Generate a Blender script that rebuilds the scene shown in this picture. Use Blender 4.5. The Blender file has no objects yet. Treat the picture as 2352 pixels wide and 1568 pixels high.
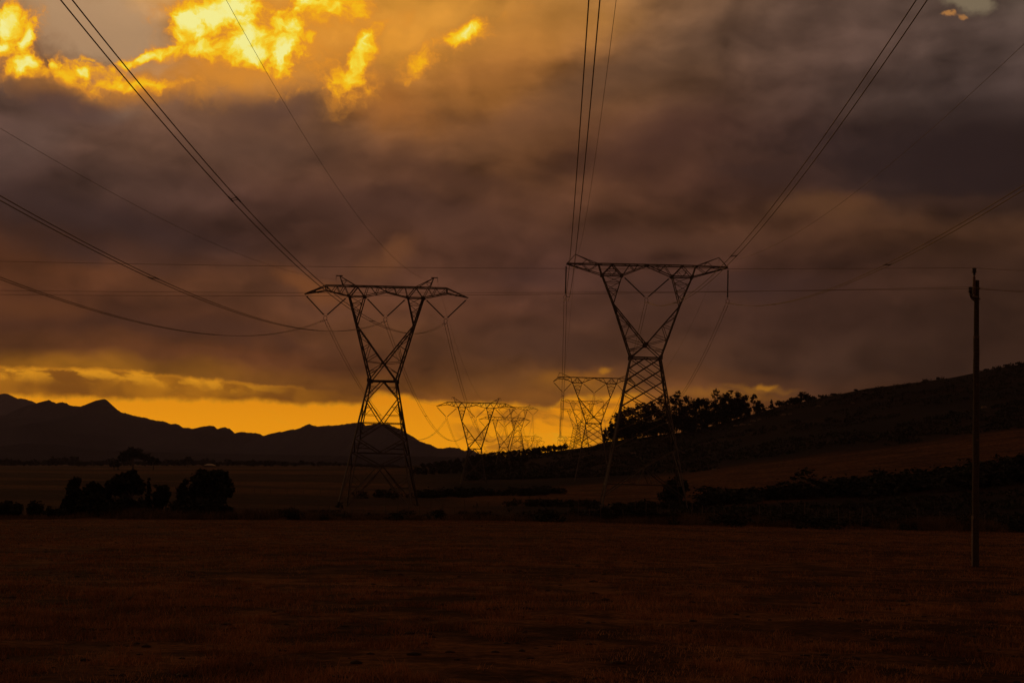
import bpy, math, random
import numpy as np
from mathutils import Vector, Matrix
random.seed(7); rng = np.random.default_rng(7)
C = bpy.context.scene.collection

# ------------------------------------------------------------------ camera, sky, sun
FPX = 3267.0; PITCH = math.atan(301/FPX); ROLL = math.radians(1.6); EYE = 1.7
_R0 = np.array([1.0,0,0]); _U0 = np.array([0,-math.sin(PITCH),math.cos(PITCH)]); _FW = np.array([0,math.cos(PITCH),math.sin(PITCH)])
_RR = math.cos(ROLL)*_R0+math.sin(ROLL)*_U0; _UU = -math.sin(ROLL)*_R0+math.cos(ROLL)*_U0
def ray(px, py):
    d = _FW+_RR*(px-1176)/FPX+_UU*(784-py)/FPX
    return d/d[1]
def at(px, py, y):                     # the world point seen at a place of the photo (2352 px wide) at depth y metres
    d = ray(px, py); return np.array([d[0]*y, y, EYE+d[2]*y])

cam_d = bpy.data.cameras.new('camera'); cam = bpy.data.objects.new('camera', cam_d); C.objects.link(cam)
cam_d.sensor_width = 36; cam_d.lens = 36*FPX/2352; cam_d.clip_start = .3; cam_d.clip_end = 60000
m = Matrix(((_RR[0],_UU[0],-_FW[0],0),(_RR[1],_UU[1],-_FW[1],0),(_RR[2],_UU[2],-_FW[2],EYE),(0,0,0,1)))
cam.matrix_world = m
bpy.context.scene.camera = cam

vs = bpy.context.scene.view_settings
vs.view_transform = 'Standard'; vs.look = 'None'; vs.exposure = 0; vs.gamma = 1; vs.use_curve_mapping = False

SUN_AZ, SUN_EL = math.radians(-48), math.radians(13)
sd = bpy.data.lights.new('sun', 'SUN'); sd.energy = .20; sd.angle = math.radians(12); sd.color = (1, .55, .22)
so = bpy.data.objects.new('sun', sd); C.objects.link(so)
sv = Vector((math.sin(SUN_AZ)*math.cos(SUN_EL), math.cos(SUN_AZ)*math.cos(SUN_EL), math.sin(SUN_EL)))
so.rotation_euler = sv.to_track_quat('Z', 'Y').to_euler(); so.location = (0,0,80)

def lin(c):
    return tuple(((v/255)/12.92 if v/255 <= .04045 else ((v/255+.055)/1.055)**2.4) for v in c)
class NT:                              # small helper for node trees
    def __init__(s, tree): s.t = tree; s.n = tree.nodes; s.l = tree.links
    def node(s, typ, **kw):
        n = s.n.new(typ)
        for k, v in kw.items(): setattr(n, k, v)
        return n
    def put(s, sock, v):
        if hasattr(v, 'is_output') or isinstance(v, bpy.types.NodeSocket): s.l.new(v, sock)
        else: sock.default_value = v
    def math(s, op, a, b=0.0, c=0.0, clamp=False):
        n = s.node('ShaderNodeMath', operation=op, use_clamp=clamp)
        s.put(n.inputs[0], a); s.put(n.inputs[1], b); s.put(n.inputs[2], c); return n.outputs[0]
    def vmath(s, op, a, b=(0,0,0)):
        n = s.node('ShaderNodeVectorMath', operation=op)
        s.put(n.inputs[0], a)
        if op == 'SCALE': s.put(n.inputs['Scale'], b)
        elif op != 'LENGTH': s.put(n.inputs[1], b)
        return n.outputs['Value'] if op == 'LENGTH' else n.outputs[0]
    def mix(s, f, a, b, blend='MIX'):
        n = s.node('ShaderNodeMix', data_type='RGBA', blend_type=blend, clamp_factor=True)
        s.put(n.inputs[0], f)
        for so_, v in ((n.inputs[6], a), (n.inputs[7], b)):
            if isinstance(v, tuple): v = (*v[:3], 1)
            s.put(so_, v)
        return n.outputs[2]
    def sm(s, v, a, b, lo=0.0, hi=1.0):    # smoothstep from a to b (a may exceed b)
        n = s.node('ShaderNodeMapRange', interpolation_type='SMOOTHSTEP')
        if a > b: a, b, lo, hi = b, a, hi, lo
        s.put(n.inputs[0], v); s.put(n.inputs[1], a); s.put(n.inputs[2], b); s.put(n.inputs[3], lo); s.put(n.inputs[4], hi)
        return n.outputs[0]
    def noise(s, vec, scale, detail=5, rough=.5, dist=0.0, lac=2.0):
        n = s.node('ShaderNodeTexNoise', noise_dimensions='3D')
        s.put(n.inputs['Vector'], vec); n.inputs['Scale'].default_value = scale; n.inputs['Detail'].default_value = detail
        n.inputs['Roughness'].default_value = rough; n.inputs['Distortion'].default_value = dist; n.inputs['Lacunarity'].default_value = lac
        return n

def make_world():
    w = bpy.data.worlds.new('World'); bpy.context.scene.world = w; w.use_nodes = True
    T = NT(w.node_tree); T.n.clear()
    out = T.node('ShaderNodeOutputWorld')
    tc = T.node('ShaderNodeTexCoord').outputs['Generated']
    sep = T.node('ShaderNodeSeparateXYZ'); T.put(sep.inputs[0], tc)
    az = T.math('ARCTAN2', sep.outputs[0], sep.outputs[1])
    el = T.math('ARCSINE', sep.outputs[2])
    # azimuth / elevation of the cloud sheet on a scale of 3267 units per radian; the sheet dips slightly to the right
    X = T.math('MULTIPLY_ADD', az, FPX, 1176)
    K = math.tan(ROLL)
    Y = T.math('SUBTRACT', 1085.0, T.math('MULTIPLY', T.math('ADD', el, T.math('MULTIPLY', az, K)), FPX))
    cv = T.node('ShaderNodeCombineXYZ'); T.put(cv.inputs[0], X); T.put(cv.inputs[1], Y); P0 = cv.outputs[0]
    def sk(px, py):
        d = ray(px, py); d = d/np.linalg.norm(d); a = math.atan2(d[0], d[1]); e = math.asin(d[2])
        return 1176+FPX*a, 1085-FPX*(e+a*K)
    # domain warps: broad billows and ragged edges
    n1 = T.noise(P0, 1/210, 4, .5); w1 = T.vmath('MULTIPLY', T.vmath('SUBTRACT', n1.outputs['Color'], (.5,.5,.5)), (150, 90, 0))
    P1 = T.vmath('ADD', P0, w1)
    n2 = T.noise(P0, 1/55, 6, .58); w2 = T.vmath('MULTIPLY', T.vmath('SUBTRACT', n2.outputs['Color'], (.5,.5,.5)), (60, 50, 0))
    P2 = T.vmath('ADD', T.vmath('ADD', P0, w2), T.vmath('SCALE', w1, .35))
    s1 = T.node('ShaderNodeSeparateXYZ'); T.put(s1.inputs[0], P1)
    s2 = T.node('ShaderNodeSeparateXYZ'); T.put(s2.inputs[0], P2)
    cols = [0, 300, 600, 900, 1176, 1450, 1750, 2050, 2352]
    rows = {
     -300: [(150,112,80),(160,118,80),(170,118,66),(150,105,60),(130,92,56),(100,76,58),(84,66,58),(84,66,58),(80,66,60)],
     0:   [(192,152,105),(186,148,110),(222,160,64),(222,152,56),(202,136,56),(136,98,66),(90,69,58),(88,68,60),(84,72,64)],
     90:  [(190,148,95),(178,140,100),(232,158,52),(222,150,52),(192,124,50),(112,82,58),(86,64,54),(84,65,58),(80,66,61)],
     200: [(118,80,56),(142,98,62),(142,100,62),(178,116,50),(162,104,48),(104,73,50),(76,54,46),(74,59,54),(72,58,55)],
     300: [(104,80,68),(128,92,66),(122,86,62),(130,85,48),(126,80,43),(86,57,42),(68,46,40),(60,46,43),(46,35,34)],
     400: [(88,66,60),(104,74,58),(94,64,50),(98,64,44),(108,69,40),(74,46,34),(62,40,33),(48,35,32),(27,20,20)],
     500: [(70,50,46),(72,52,44),(74,48,40),(82,53,42),(84,53,37),(78,49,34),(76,48,33),(76,49,32),(60,39,26)],
     600: [(50,32,28),(52,34,31),(62,40,35),(92,57,38),(84,53,43),(78,49,39),(70,44,34),(60,38,28),(44,28,19)],
     700: [(88,48,24),(86,50,30),(90,55,35),(84,52,38),(82,50,37),(72,46,35),(60,38,30),(44,28,21),(38,24,16)],
     800: [(78,43,26),(72,40,25),(86,50,30),(96,58,30),(86,54,36),(86,54,33),(64,42,32),(46,31,22),(38,23,15)],
     862: [(96,54,22),(92,52,24),(100,56,28),(104,60,30),(108,68,30),(106,64,30),(76,46,28),(60,37,22),(40,24,15)],
     910: [(160,100,12),(150,96,14),(120,72,22),(124,74,24),(132,80,26),(130,80,26),(118,68,28),(74,44,24),(44,26,16)],
    }
    keys = list(rows); xs0, xs1 = -120.0, 2480.0
    rx = T.math('DIVIDE', T.math('SUBTRACT', s1.outputs[0], xs0), xs1-xs0)
    col = None; prev = None
    for k in keys:
        r = T.node('ShaderNodeValToRGB'); r.color_ramp.interpolation = 'B_SPLINE'
        e = r.color_ramp.elements
        while len(e) < len(cols): e.new(.5)
        for i, c in enumerate(cols):
            e[i].position = (sk(c, k)[0]-xs0)/(xs1-xs0); e[i].color = (*lin(rows[k][i]), 1)
        T.put(r.inputs[0], rx)
        if col is None: col = r.outputs[0]
        else: col = T.mix(T.sm(s1.outputs[1], prev, k), col, r.outputs[0])
        prev = k
    # soft streaky relief of the cloud base
    st = T.vmath('MULTIPLY', P1, (1, 2.1, 1))
    f1 = T.noise(st, 1/330, 6, .55, .4).outputs[0]
    col = T.mix(1.0, col, T.math('MULTIPLY_ADD', f1, 1.0, .48), 'MULTIPLY')
    f2 = T.noise(T.vmath('MULTIPLY', P2, (1, 1.6, 1)), 1/95, 6, .55).outputs[0]
    col = T.mix(1.0, col, T.math('MULTIPLY_ADD', f2, .38, .80), 'MULTIPLY')
    q1 = T.vmath('MULTIPLY', T.vmath('ADD', P0, T.vmath('SCALE', w1, .8)), (1, 1.7, 1))
    ra = T.noise(q1, 1/290, 4, .45).outputs[0]; rb = T.noise(T.vmath('ADD', q1, (-36, -50, 0)), 1/290, 4, .45).outputs[0]
    rel = T.math('MULTIPLY', T.math('SUBTRACT', rb, ra), -1.0)
    col = T.mix(1.0, col, T.math('ADD', 1.0, T.math('MULTIPLY', rel, 3.0)), 'MULTIPLY')
    q2 = T.vmath('MULTIPLY', P2, (1, 1.5, 1))
    rc = T.noise(q2, 1/70, 4, .55).outputs[0]; rd = T.noise(T.vmath('ADD', q2, (-9, -12, 0)), 1/70, 4, .55).outputs[0]
    col = T.mix(1.0, col, T.math('ADD', 1.0, T.math('MULTIPLY', T.math('SUBTRACT', rc, rd), .3)), 'MULTIPLY')
    col = T.mix(1.0, col, (1.01,.97,.91), 'MULTIPLY')
    rag = T.noise(P2, 1/42, 7, .62).outputs[0]; rag0 = T.math('SUBTRACT', rag, .5)
    big = T.noise(P1, 1/150, 4, .5).outputs[0]
    def blob(col, px, py, rx_, ry_, rot, c, op=1.0, soft=(1.25, .45), ragged=.9, src=P2):
        mp = T.node('ShaderNodeMapping', vector_type='TEXTURE')
        x, y = sk(px, py)
        mp.inputs['Location'].default_value = (x, y, 0); mp.inputs['Rotation'].default_value = (0, 0, math.radians(rot)); mp.inputs['Scale'].default_value = (rx_, ry_, 1)
        T.put(mp.inputs['Vector'], src)
        d = T.math('MULTIPLY_ADD', rag0, ragged, T.vmath('LENGTH', mp.outputs[0]))
        mk = T.sm(d, soft[0], soft[1], 0.0, op)
        return T.mix(mk, col, lin(c))
    def mask(acc, px, py, rx_, ry_, rot, op, soft, ragged, sub=False):     # union of ragged ellipses (or bites out of it)
        mp = T.node('ShaderNodeMapping', vector_type='TEXTURE'); x, y = sk(px, py)
        mp.inputs['Location'].default_value = (x, y, 0); mp.inputs['Rotation'].default_value = (0, 0, math.radians(rot)); mp.inputs['Scale'].default_value = (rx_, ry_, 1)
        T.put(mp.inputs['Vector'], P2)
        d = T.math('MULTIPLY_ADD', rag0, ragged, T.vmath('LENGTH', mp.outputs[0]))
        if sub: return T.math('MULTIPLY', acc, T.sm(d, soft[0], soft[1], 1.0, 1-op))
        mk = T.sm(d, soft[0], soft[1], 0.0, op)
        return mk if acc is None else T.math('MAXIMUM', acc, mk)
    layers = []
    def bgnode(c): b = T.node('ShaderNodeBackground'); T.put(b.inputs[0], c if not isinstance(c, tuple) else (*c[:3], 1)); b.inputs[1].default_value = 1; return b.outputs[0]
    S = (1.5, .1)
    # broad tints
    for b in [(1180,60,260,70,-10,(205,140,58),.45,S,.5), (980,30,160,60,0,(215,150,60),.5,S,.5), (1330,230,330,60,-25,(98,70,52),.5,S,.5),
              (2290,350,280,110,0,(30,22,22),.8,S,.4), (2150,370,330,78,6,(36,26,26),.8,(1.25,.35),.8), (1800,400,160,30,4,(50,34,30),.6,(1.3,.3),.8), (1900,480,130,36,0,(96,62,38),.75,(1.3,.2),.6), (1960,455,60,22,0,(104,66,40),.5,S,.6),
              (2200,455,140,18,0,(62,40,30),.5,S,.6), (245,262,70,20,-10,(128,102,84),.45,S,1.0), (60,330,120,60,-35,(104,82,72),.3,S,.6),
              (150,490,330,46,8,(58,42,40),.55,S,.5), (560,330,240,60,-5,(104,74,58),.4,S,.5), (560,270,200,45,0,(92,62,48),.5,S,.5),
              (230,590,170,28,4,(52,36,34),.6,S,.4), (900,480,330,40,5,(78,50,38),.5,S,.5), (730,662,110,26,12,(128,74,36),.75,(1.5,.2),1.0), (900,592,80,34,-30,(118,72,42),.7,(1.5,.2),1.0),
              (960,700,200,30,0,(104,62,38),.5,S,.6), (1240,640,130,30,0,(68,44,40),.45,S,.5), (1250,780,160,36,0,(76,48,36),.5,S,.5), (60,700,170,26,0,(98,54,24),.6,S,.5), (500,770,300,24,3,(76,44,30),.6,S,.5),
              (1380,560,200,30,-8,(88,56,42),.4,S,.6), (1620,555,160,22,-5,(84,54,38),.4,S,.7), (1650,660,260,30,0,(60,40,36),.5,S,.5), (1780,650,120,30,0,(58,38,34),.5,S,.5),
              (1345,855,60,20,-10,(168,100,24),.7,(1.5,.1),1.4), (1382,838,16,7,0,(205,130,24),.7,(1.5,.1),1.4), (1290,868,80,24,-8,(160,98,24),.7,S,1.2), (1380,885,80,30,0,(168,104,24),.65,S,1.2), (1120,880,110,24,0,(124,76,30),.5,S,1.2),
              (1600,860,200,20,0,(92,56,30),.5,S,.6), (690,90,350,115,-10,(240,158,50),.75,S,.8), (330,185,260,52,-8,(200,126,46),.85,S,1.0), (540,150,230,60,-6,(226,144,48),.7,S,.9), (860,215,130,70,30,(176,106,40),.6,S,.8),
              (650,235,120,44,-14,(98,68,54),.75,(1.5,.3),.8), (1130,150,190,80,-30,(176,112,50),.45,S,.7), (1210,300,240,60,-12,(120,76,44),.4,S,.8), (1480,330,230,70,-20,(74,46,38),.55,S,.6), (150,250,110,30,6,(84,60,54),.7,(1.5,.3),.9), (1040,420,200,30,6,(80,50,36),.6,S,.8)]:
        col = blob(col, *b, src=P1)
    # clear sky gaps at the upper left and upper right
    col = blob(col, 225,66,185,88,8,(186,148,110),.85,(1.35,.5),.7); col = blob(col, 210,170,60,30,20,(160,124,94),.6,(1.4,.4),.5)
    col = blob(col, 2218,2,56,30,24,(128,112,88),.9,(1.3,.5),1.1); col = blob(col, 2172,32,13,4,15,(210,142,70),.6,(1.6,.2),1.6); col = blob(col, 2203,41,10,3,18,(210,142,70),.5,(1.6,.2),1.6)
    # sunlit cumulus: orange bodies, bites of shaded cloud, then yellow cores broken up by noise
    baseA = col
    mB = None
    for b in [(36,75,52,60,10,.95), (70,150,100,26,20,.8), (0,150,40,50,0,.7), (210,185,120,36,0,1.0), (330,190,160,30,-12,.95), (400,120,110,30,-22,.8),
              (480,55,105,72,-20,.95), (560,100,110,60,-10,.9), (645,100,62,84,15,.95), (540,15,90,50,0,.9), (735,40,60,60,0,.7), (730,150,60,40,-20,.5), (760,14,110,36,-10,.9),
              (836,125,36,84,20,1.0), (800,190,52,50,25,.9), (775,238,60,32,10,.5), (975,135,74,30,-32,.85), (1060,82,84,32,-22,.85), (1150,50,120,24,-22,.35), (930,150,12,26,10,.6), (700,110,150,70,-10,.5), (860,60,140,40,-15,.42), (1020,110,150,36,-28,.42), (400,180,150,34,-6,.6), (120,190,150,24,6,.55), (640,190,120,24,4,.5), (835,180,60,80,26,.6)]:
        mB = mask(mB, *(b[0], b[1], b[2]*1.22, b[3]*1.22), *b[4:], (1.45,.15), 1.6)
    for b in [(395,165,78,26,-8,.9), (90,205,80,22,5,.8), (40,72,22,20,0,.4), (890,110,26,60,15,.7), (560,185,80,26,0,.7), (330,232,110,20,0,.6)]:
        mB = mask(mB, *b, (1.4,.2), 1.6, True)
    mC = None
    core = [(20,55,34,26,-20), (62,90,16,34,20), (10,108,24,14,0), (60,146,34,12,-25), (330,128,60,9,-24), (430,60,34,40,20), (500,30,60,34,-20), (560,70,40,40,0), (490,110,70,16,-10), (540,10,40,20,0),
            (650,110,34,56,20), (640,60,20,22,20), (590,125,34,18,-20), (130,150,14,8,0), (190,168,10,10,-40)]
    for (x, y, a, b_, r) in core: mC = mask(mC, x, y, a*1.25, b_*1.25, r, 1.0, (1.5,.1), 2.2)
    for (x, y, a, b_, r) in [(720,6,40,10,0), (770,14,18,14,-30), (715,82,12,8,0), (834,122,13,36,8), (812,165,16,26,20), (1070,80,32,11,-25), (200,135,16,8,-10)]: mC = mask(mC, x, y, a*1.35, b_*1.35, r, .75, (1.6,.1), 2.0)
    fine = T.math('SUBTRACT', T.noise(P2, 1/26, 6, .60, .3).outputs[0], .5)
    mB0 = T.math('MAXIMUM', mB, T.math('MULTIPLY', mC, .6))
    lump = T.math('SUBTRACT', T.noise(T.vmath('MULTIPLY', P2, (1, 1.25, 1)), 1/64, 5, .55).outputs[0], .5)
    heat = T.math('ADD', T.math('MULTIPLY_ADD', mB, .5, T.math('MULTIPLY', mC, .54)), T.math('MULTIPLY', T.math('MULTIPLY_ADD', fine, .55, T.math('MULTIPLY', lump, 1.3)), mB0))
    hr = T.node('ShaderNodeValToRGB'); e = hr.color_ramp.elements; T.put(hr.inputs[0], heat)
    while len(e) < 6: e.new(.5)
    for q_, (p_, c_) in zip(list(e), ((.10,(176,116,56)), (.30,(232,146,40)), (.45,(250,170,24)), (.62,(255,196,24)), (.80,(255,226,66)), (1.0,(255,246,150)))):
        q_.position = p_; q_.color = (*lin(c_), 1)
    O1 = hr.outputs[0]; mHeat = T.math('MULTIPLY', T.sm(heat, .0, .55), T.sm(mB0, .0, .45))
    # layered gap above the horizon: bright rim, broken grey-gold cloud bar, clear amber air below
    def curve(pts, xsrc):
        n = T.node('ShaderNodeFloatCurve'); cu = n.mapping.curves[0]; L = []
        for px, py in pts:
            x, y = sk(px, py); L.append(((x+400)/3200, (y-800)/200))
        while len(cu.points) < len(L): cu.points.new(.5, .5)
        for p, (a, b_) in zip(cu.points, L): p.location = (a, b_); p.handle_type = 'AUTO'
        n.mapping.update()
        T.put(n.inputs['Value'], T.math('DIVIDE', T.math('ADD', xsrc, 400), 3200)); n.inputs['Factor'].default_value = 1
        return T.math('MULTIPLY_ADD', n.outputs[0], 200, 800)
    hx = T.math('MULTIPLY_ADD', T.math('SUBTRACT', n2.outputs[0], .5), 30, X)
    hy = T.math('ADD', T.math('MULTIPLY_ADD', T.math('SUBTRACT', n2.outputs[0], .5), 30, Y), T.math('MULTIPLY', rag0, 9))
    hy1 = T.math('MULTIPLY_ADD', rag0, 26, Y)
    upper = curve([(-300,832),(0,840),(150,843),(300,850),(450,866),(600,880),(760,897),(900,915),(1200,925),(2352,960)], hx)
    lower = curve([(-300,898),(0,902),(150,908),(450,914),(830,922),(870,902),(930,905),(980,918),(1150,924),(1250,934),(1290,908),(1400,906),(1480,902),(1700,898),(2352,902)], hx)
    dU = T.math('SUBTRACT', hy1, upper)          # >0 below the rim
    dL = T.math('SUBTRACT', hy, lower)
    leftfade = T.sm(X, 980, 520)
    bar = T.math('MULTIPLY', T.sm(dU, -4, 8), leftfade)
    barc = T.mix(T.sm(big, .35, .65), lin((134,78,10)), lin((188,116,12)))
    puff = T.noise(T.vmath('MULTIPLY', P0, (1, 2.4, 1)), 1/80, 6, .6, .3).outputs[0]
    rim = T.math('MULTIPLY', T.math('MULTIPLY', T.sm(dU, -3, 4), T.sm(dU, 44, 4)), T.sm(puff, .43, .60))
    barc = T.mix(T.math('MULTIPLY', rim, T.sm(X, 760, 420, 0.0, 1.0)), barc, lin((246,162,24)))
    rim2 = T.math('MULTIPLY', T.math('MULTIPLY', T.sm(dU, -2, 2), T.sm(dU, 8, 2)), T.sm(X, 800, 600, 0.0, .8))
    barc = T.mix(rim2, barc, lin((224,140,20)))
    amber = T.mix(T.sm(Y, 900, 1040), tuple(v*1.18 for v in lin((232,140,2))), tuple(v*1.18 for v in lin((246,156,4))))
    fl = T.noise(T.vmath('MULTIPLY', P1, (1, 3.2, 1)), 1/120, 5, .55, .3).outputs[0]
    amber = T.mix(T.math('MULTIPLY', T.sm(fl, .46, .62), T.sm(X, 1000, 1130, .0, .8)), amber, lin((186,112,20)))
    amber = T.mix(T.math('MULTIPLY', T.sm(fl, .40, .30), T.sm(X, 900, 1130, .12, .6)), amber, lin((250,176,30)))
    right = T.sm(X, 1520, 1400)
    glow = T.math('MULTIPLY', T.sm(dL, -6, 12), right)
    edge = T.math('MULTIPLY', T.math('MULTIPLY', T.sm(dL, -1, 3), T.sm(dL, 12, 3)), .45)
    amber = T.mix(edge, amber, lin((246,168,24)))
    dkr = T.math('MULTIPLY', T.sm(Y, 900, 960), T.sm(X, 1400, 1560))
    mE = None
    for b in [(1764,889,26,7,-5,.45), (1740,893,70,8,0,.2), (1660,905,120,10,0,.15)]: mE = mask(mE, *b, (1.7,.1), 1.6)
    # the cloud sheet carries on round the rest of the sky in its average tone
    zen = T.noise(T.vmath('SCALE', tc, 1.0), 2.2, 6, .55).outputs[0]
    far = T.mix(zen, lin((58,42,38)), lin((112,78,56)))
    out_m = T.math('MAXIMUM', T.sm(T.math('ABSOLUTE', az), .45, 1.1), T.sm(el, .45, .9))
    sh = bgnode(baseA)
    for mk, c in ((mHeat, O1), (bar, barc), (glow, amber), (dkr, lin((122,70,26))), (mE, lin((236,154,24))), (out_m, far)):
        ms = T.node('ShaderNodeMixShader'); T.put(ms.inputs[0], mk); T.l.new(sh, ms.inputs[1]); T.l.new(bgnode(c), ms.inputs[2]); sh = ms.outputs[0]
    ns = T.node('ShaderNodeTexSky', sky_type='NISHITA'); ns.sun_disc = False; ns.sun_elevation = SUN_EL; ns.sun_rotation = SUN_AZ; ns.dust_density = 3
    bg2 = T.node('ShaderNodeBackground'); T.put(bg2.inputs[0], ns.outputs[0]); bg2.inputs[1].default_value = .0002
    ad = T.node('ShaderNodeAddShader'); T.l.new(sh, ad.inputs[0]); T.l.new(bg2.outputs[0], ad.inputs[1])
    T.l.new(ad.outputs[0], out.inputs[0])
    w.cycles.sampling_method = 'MANUAL'; w.cycles.sample_map_resolution = 512
make_world()

# ------------------------------------------------------------------ helpers
def link(o, parent=None):
    C.objects.link(o)
    if parent is not None: o.parent = parent
    return o
def tag(o, label=None, cat=None, group=None, kind=None):
    if label: o['label'] = label
    if cat: o['category'] = cat
    if group: o['group'] = group
    if kind: o['kind'] = kind
    return o
def empty(name, loc=(0,0,0), rz=0.0):
    o = bpy.data.objects.new(name, None); o.empty_display_size = .5; C.objects.link(o); o.location = loc; o.rotation_euler = (0,0,rz); return o
def mesh_np(name, v, f, mat, smooth=False):
    me = bpy.data.meshes.new(name); v = np.asarray(v, np.float32); f = np.asarray(f, np.int32); k = f.shape[1]
    me.vertices.add(len(v)); me.vertices.foreach_set('co', v.ravel())
    me.loops.add(f.size); me.loops.foreach_set('vertex_index', f.ravel())
    me.polygons.add(len(f)); me.polygons.foreach_set('loop_start', np.arange(0, f.size, k, dtype=np.int32)); me.polygons.foreach_set('loop_total', np.full(len(f), k, np.int32))
    if smooth: me.polygons.foreach_set('use_smooth', np.ones(len(f), bool))
    me.update(calc_edges=True); me.materials.append(mat); return me
def obj(name, me, parent=None): return link(bpy.data.objects.new(name, me), parent)

def mat_simple(name, base, rough=.8, metal=0.0, var=.25, scale=8.0, bump=0.0, spec=.3):
    m_ = bpy.data.materials.new(name); m_.use_nodes = True; T = NT(m_.node_tree); T.n.clear()
    o = T.node('ShaderNodeOutputMaterial'); b = T.node('ShaderNodeBsdfPrincipled'); T.l.new(b.outputs[0], o.inputs[0])
    tc = T.node('ShaderNodeTexCoord').outputs['Object']
    nz = T.noise(tc, scale, 5, .6).outputs[0]
    lo = tuple(max(0, c*(1-var)) for c in base); hi = tuple(c*(1+var) for c in base)
    T.put(b.inputs['Base Color'], T.mix(T.sm(nz, .3, .7), lo, hi)); b.inputs['Roughness'].default_value = rough; b.inputs['Metallic'].default_value = metal
    b.inputs['Specular IOR Level'].default_value = spec
    if bump:
        bp = T.node('ShaderNodeBump'); bp.inputs['Strength'].default_value = bump; T.put(bp.inputs['Height'], nz); T.l.new(bp.outputs[0], b.inputs['Normal'])
    return m_
M_STEEL = mat_simple('galvanised_steel', (.085,.062,.042), .6, .1, .3, 3.0)
M_WIRE = mat_simple('aluminium_conductor', (.27,.19,.11), .5, .1, .1, 2.0)
M_INS = mat_simple('insulator_glass', (.05,.045,.04), .35, 0, .2, 6.0)
M_LEAF = mat_simple('dark_foliage', (.020,.019,.009), .8, 0, .45, .8, 0, .15)
M_LEAF2 = mat_simple('grey_green_foliage', (.034,.028,.014), .8, 0, .45, .8, 0, .15)
M_BARK = mat_simple('bark', (.09,.065,.045), .9, 0, .3, 3, .4)
M_POLE = mat_simple('creosoted_timber', (.045,.030,.020), .8, 0, .35, 14, .4)
M_METAL = mat_simple('bracket_steel', (.10,.06,.045), .5, .5, .2, 20)
M_GRASS = mat_simple('dry_grass', (.27,.118,.046), .9, 0, .45, .9, 0, .1)
M_STALK = mat_simple('bleached_stalk', (.40,.19,.075), .9, 0, .35, 1.5, 0, .1)
M_STRAW = mat_simple('tall_dry_weeds', (.10,.060,.028), .9, 0, .4, .6, 0, .1)
M_CLOD = mat_simple('earth_clod', (.03,.015,.008), .95, 0, .3, 5)
M_ROCK = mat_simple('pale_rock', (.12,.085,.06), .9, 0, .25, 2, .4)
M_ROOF = mat_simple('zinc_roof', (.22,.17,.11), .45, .2, .1, 4)
M_WALLM = mat_simple('shed_wall', (.12,.09,.07), .9, 0, .1, 4)

# ------------------------------------------------------------------ terrain
TC = [0,400,800,1000,1100,1176,1300,1364,1400,1500,1600,1800,2000,2200,2352]
TR = {150:[1192,1193,1194,1195,1195,1196,1198,1199,1200,1203,1206,1211,1215,1219,1222],
      243:[1150,1158,1163,1164,1163,1163,1165,1167,1168,1170,1170,1166,1160,1152,1146],
      350:[1118,1125,1135,1138,1138,1138,1137,1137,1136,1134,1130,1116,1100,1086,1074],
      500:[1097,1100,1106,1108,1108,1107,1105,1103,1101,1094,1086,1059,1031,1006,986],
      700:[1085,1087,1090,1088,1084,1078,1068,1058,1054,1045,1036,1000,965,932,910],
      900:[1078,1079,1078,1068,1058,1048,1033,1024,1012,1001,991,931,889,866,836]}
TY = [150,243,350,500,700,900]
tz = {d: np.array([at(c, r, d)[2] for c, r in zip(TC, TR[d])]) for d in TY}
zp = np.array([at(c, 1069, 2000)[2] for c in TC]); zp[3:] = np.clip(zp[3:], -12, 3)
tz[1200] = np.where(np.array(TC) <= 800, np.array([at(c, 1073, 1200)[2] for c in TC]), tz[900]-10)
tz[2000] = np.where(np.array(TC) <= 1000, zp, np.minimum(tz[900]*.3, 20)-12)
tz[9000] = tz[2000]*1.0; tz[30000] = tz[2000]-40
TY = [150,243,350,500,700,900,1200,2000,9000,30000]; TZ = np.array([tz[d] for d in TY])
def _vn(x, y, s):                      # smooth value noise
    x = x/s; y = y/s; xi = np.floor(x); yi = np.floor(y); fx = x-xi; fy = y-yi; fx = fx*fx*(3-2*fx); fy = fy*fy*(3-2*fy)
    def h(a, b): v = np.sin(a*127.1+b*311.7)*43758.5453; return v-np.floor(v)
    return (h(xi,yi)*(1-fx)+h(xi+1,yi)*fx)*(1-fy)+(h(xi,yi+1)*(1-fx)+h(xi+1,yi+1)*fx)*fy-.5
def colpx(x, y):
    u = x/np.maximum(y, 30.0)
    return 1176+FPX*u/math.cos(PITCH)*1.0
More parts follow.
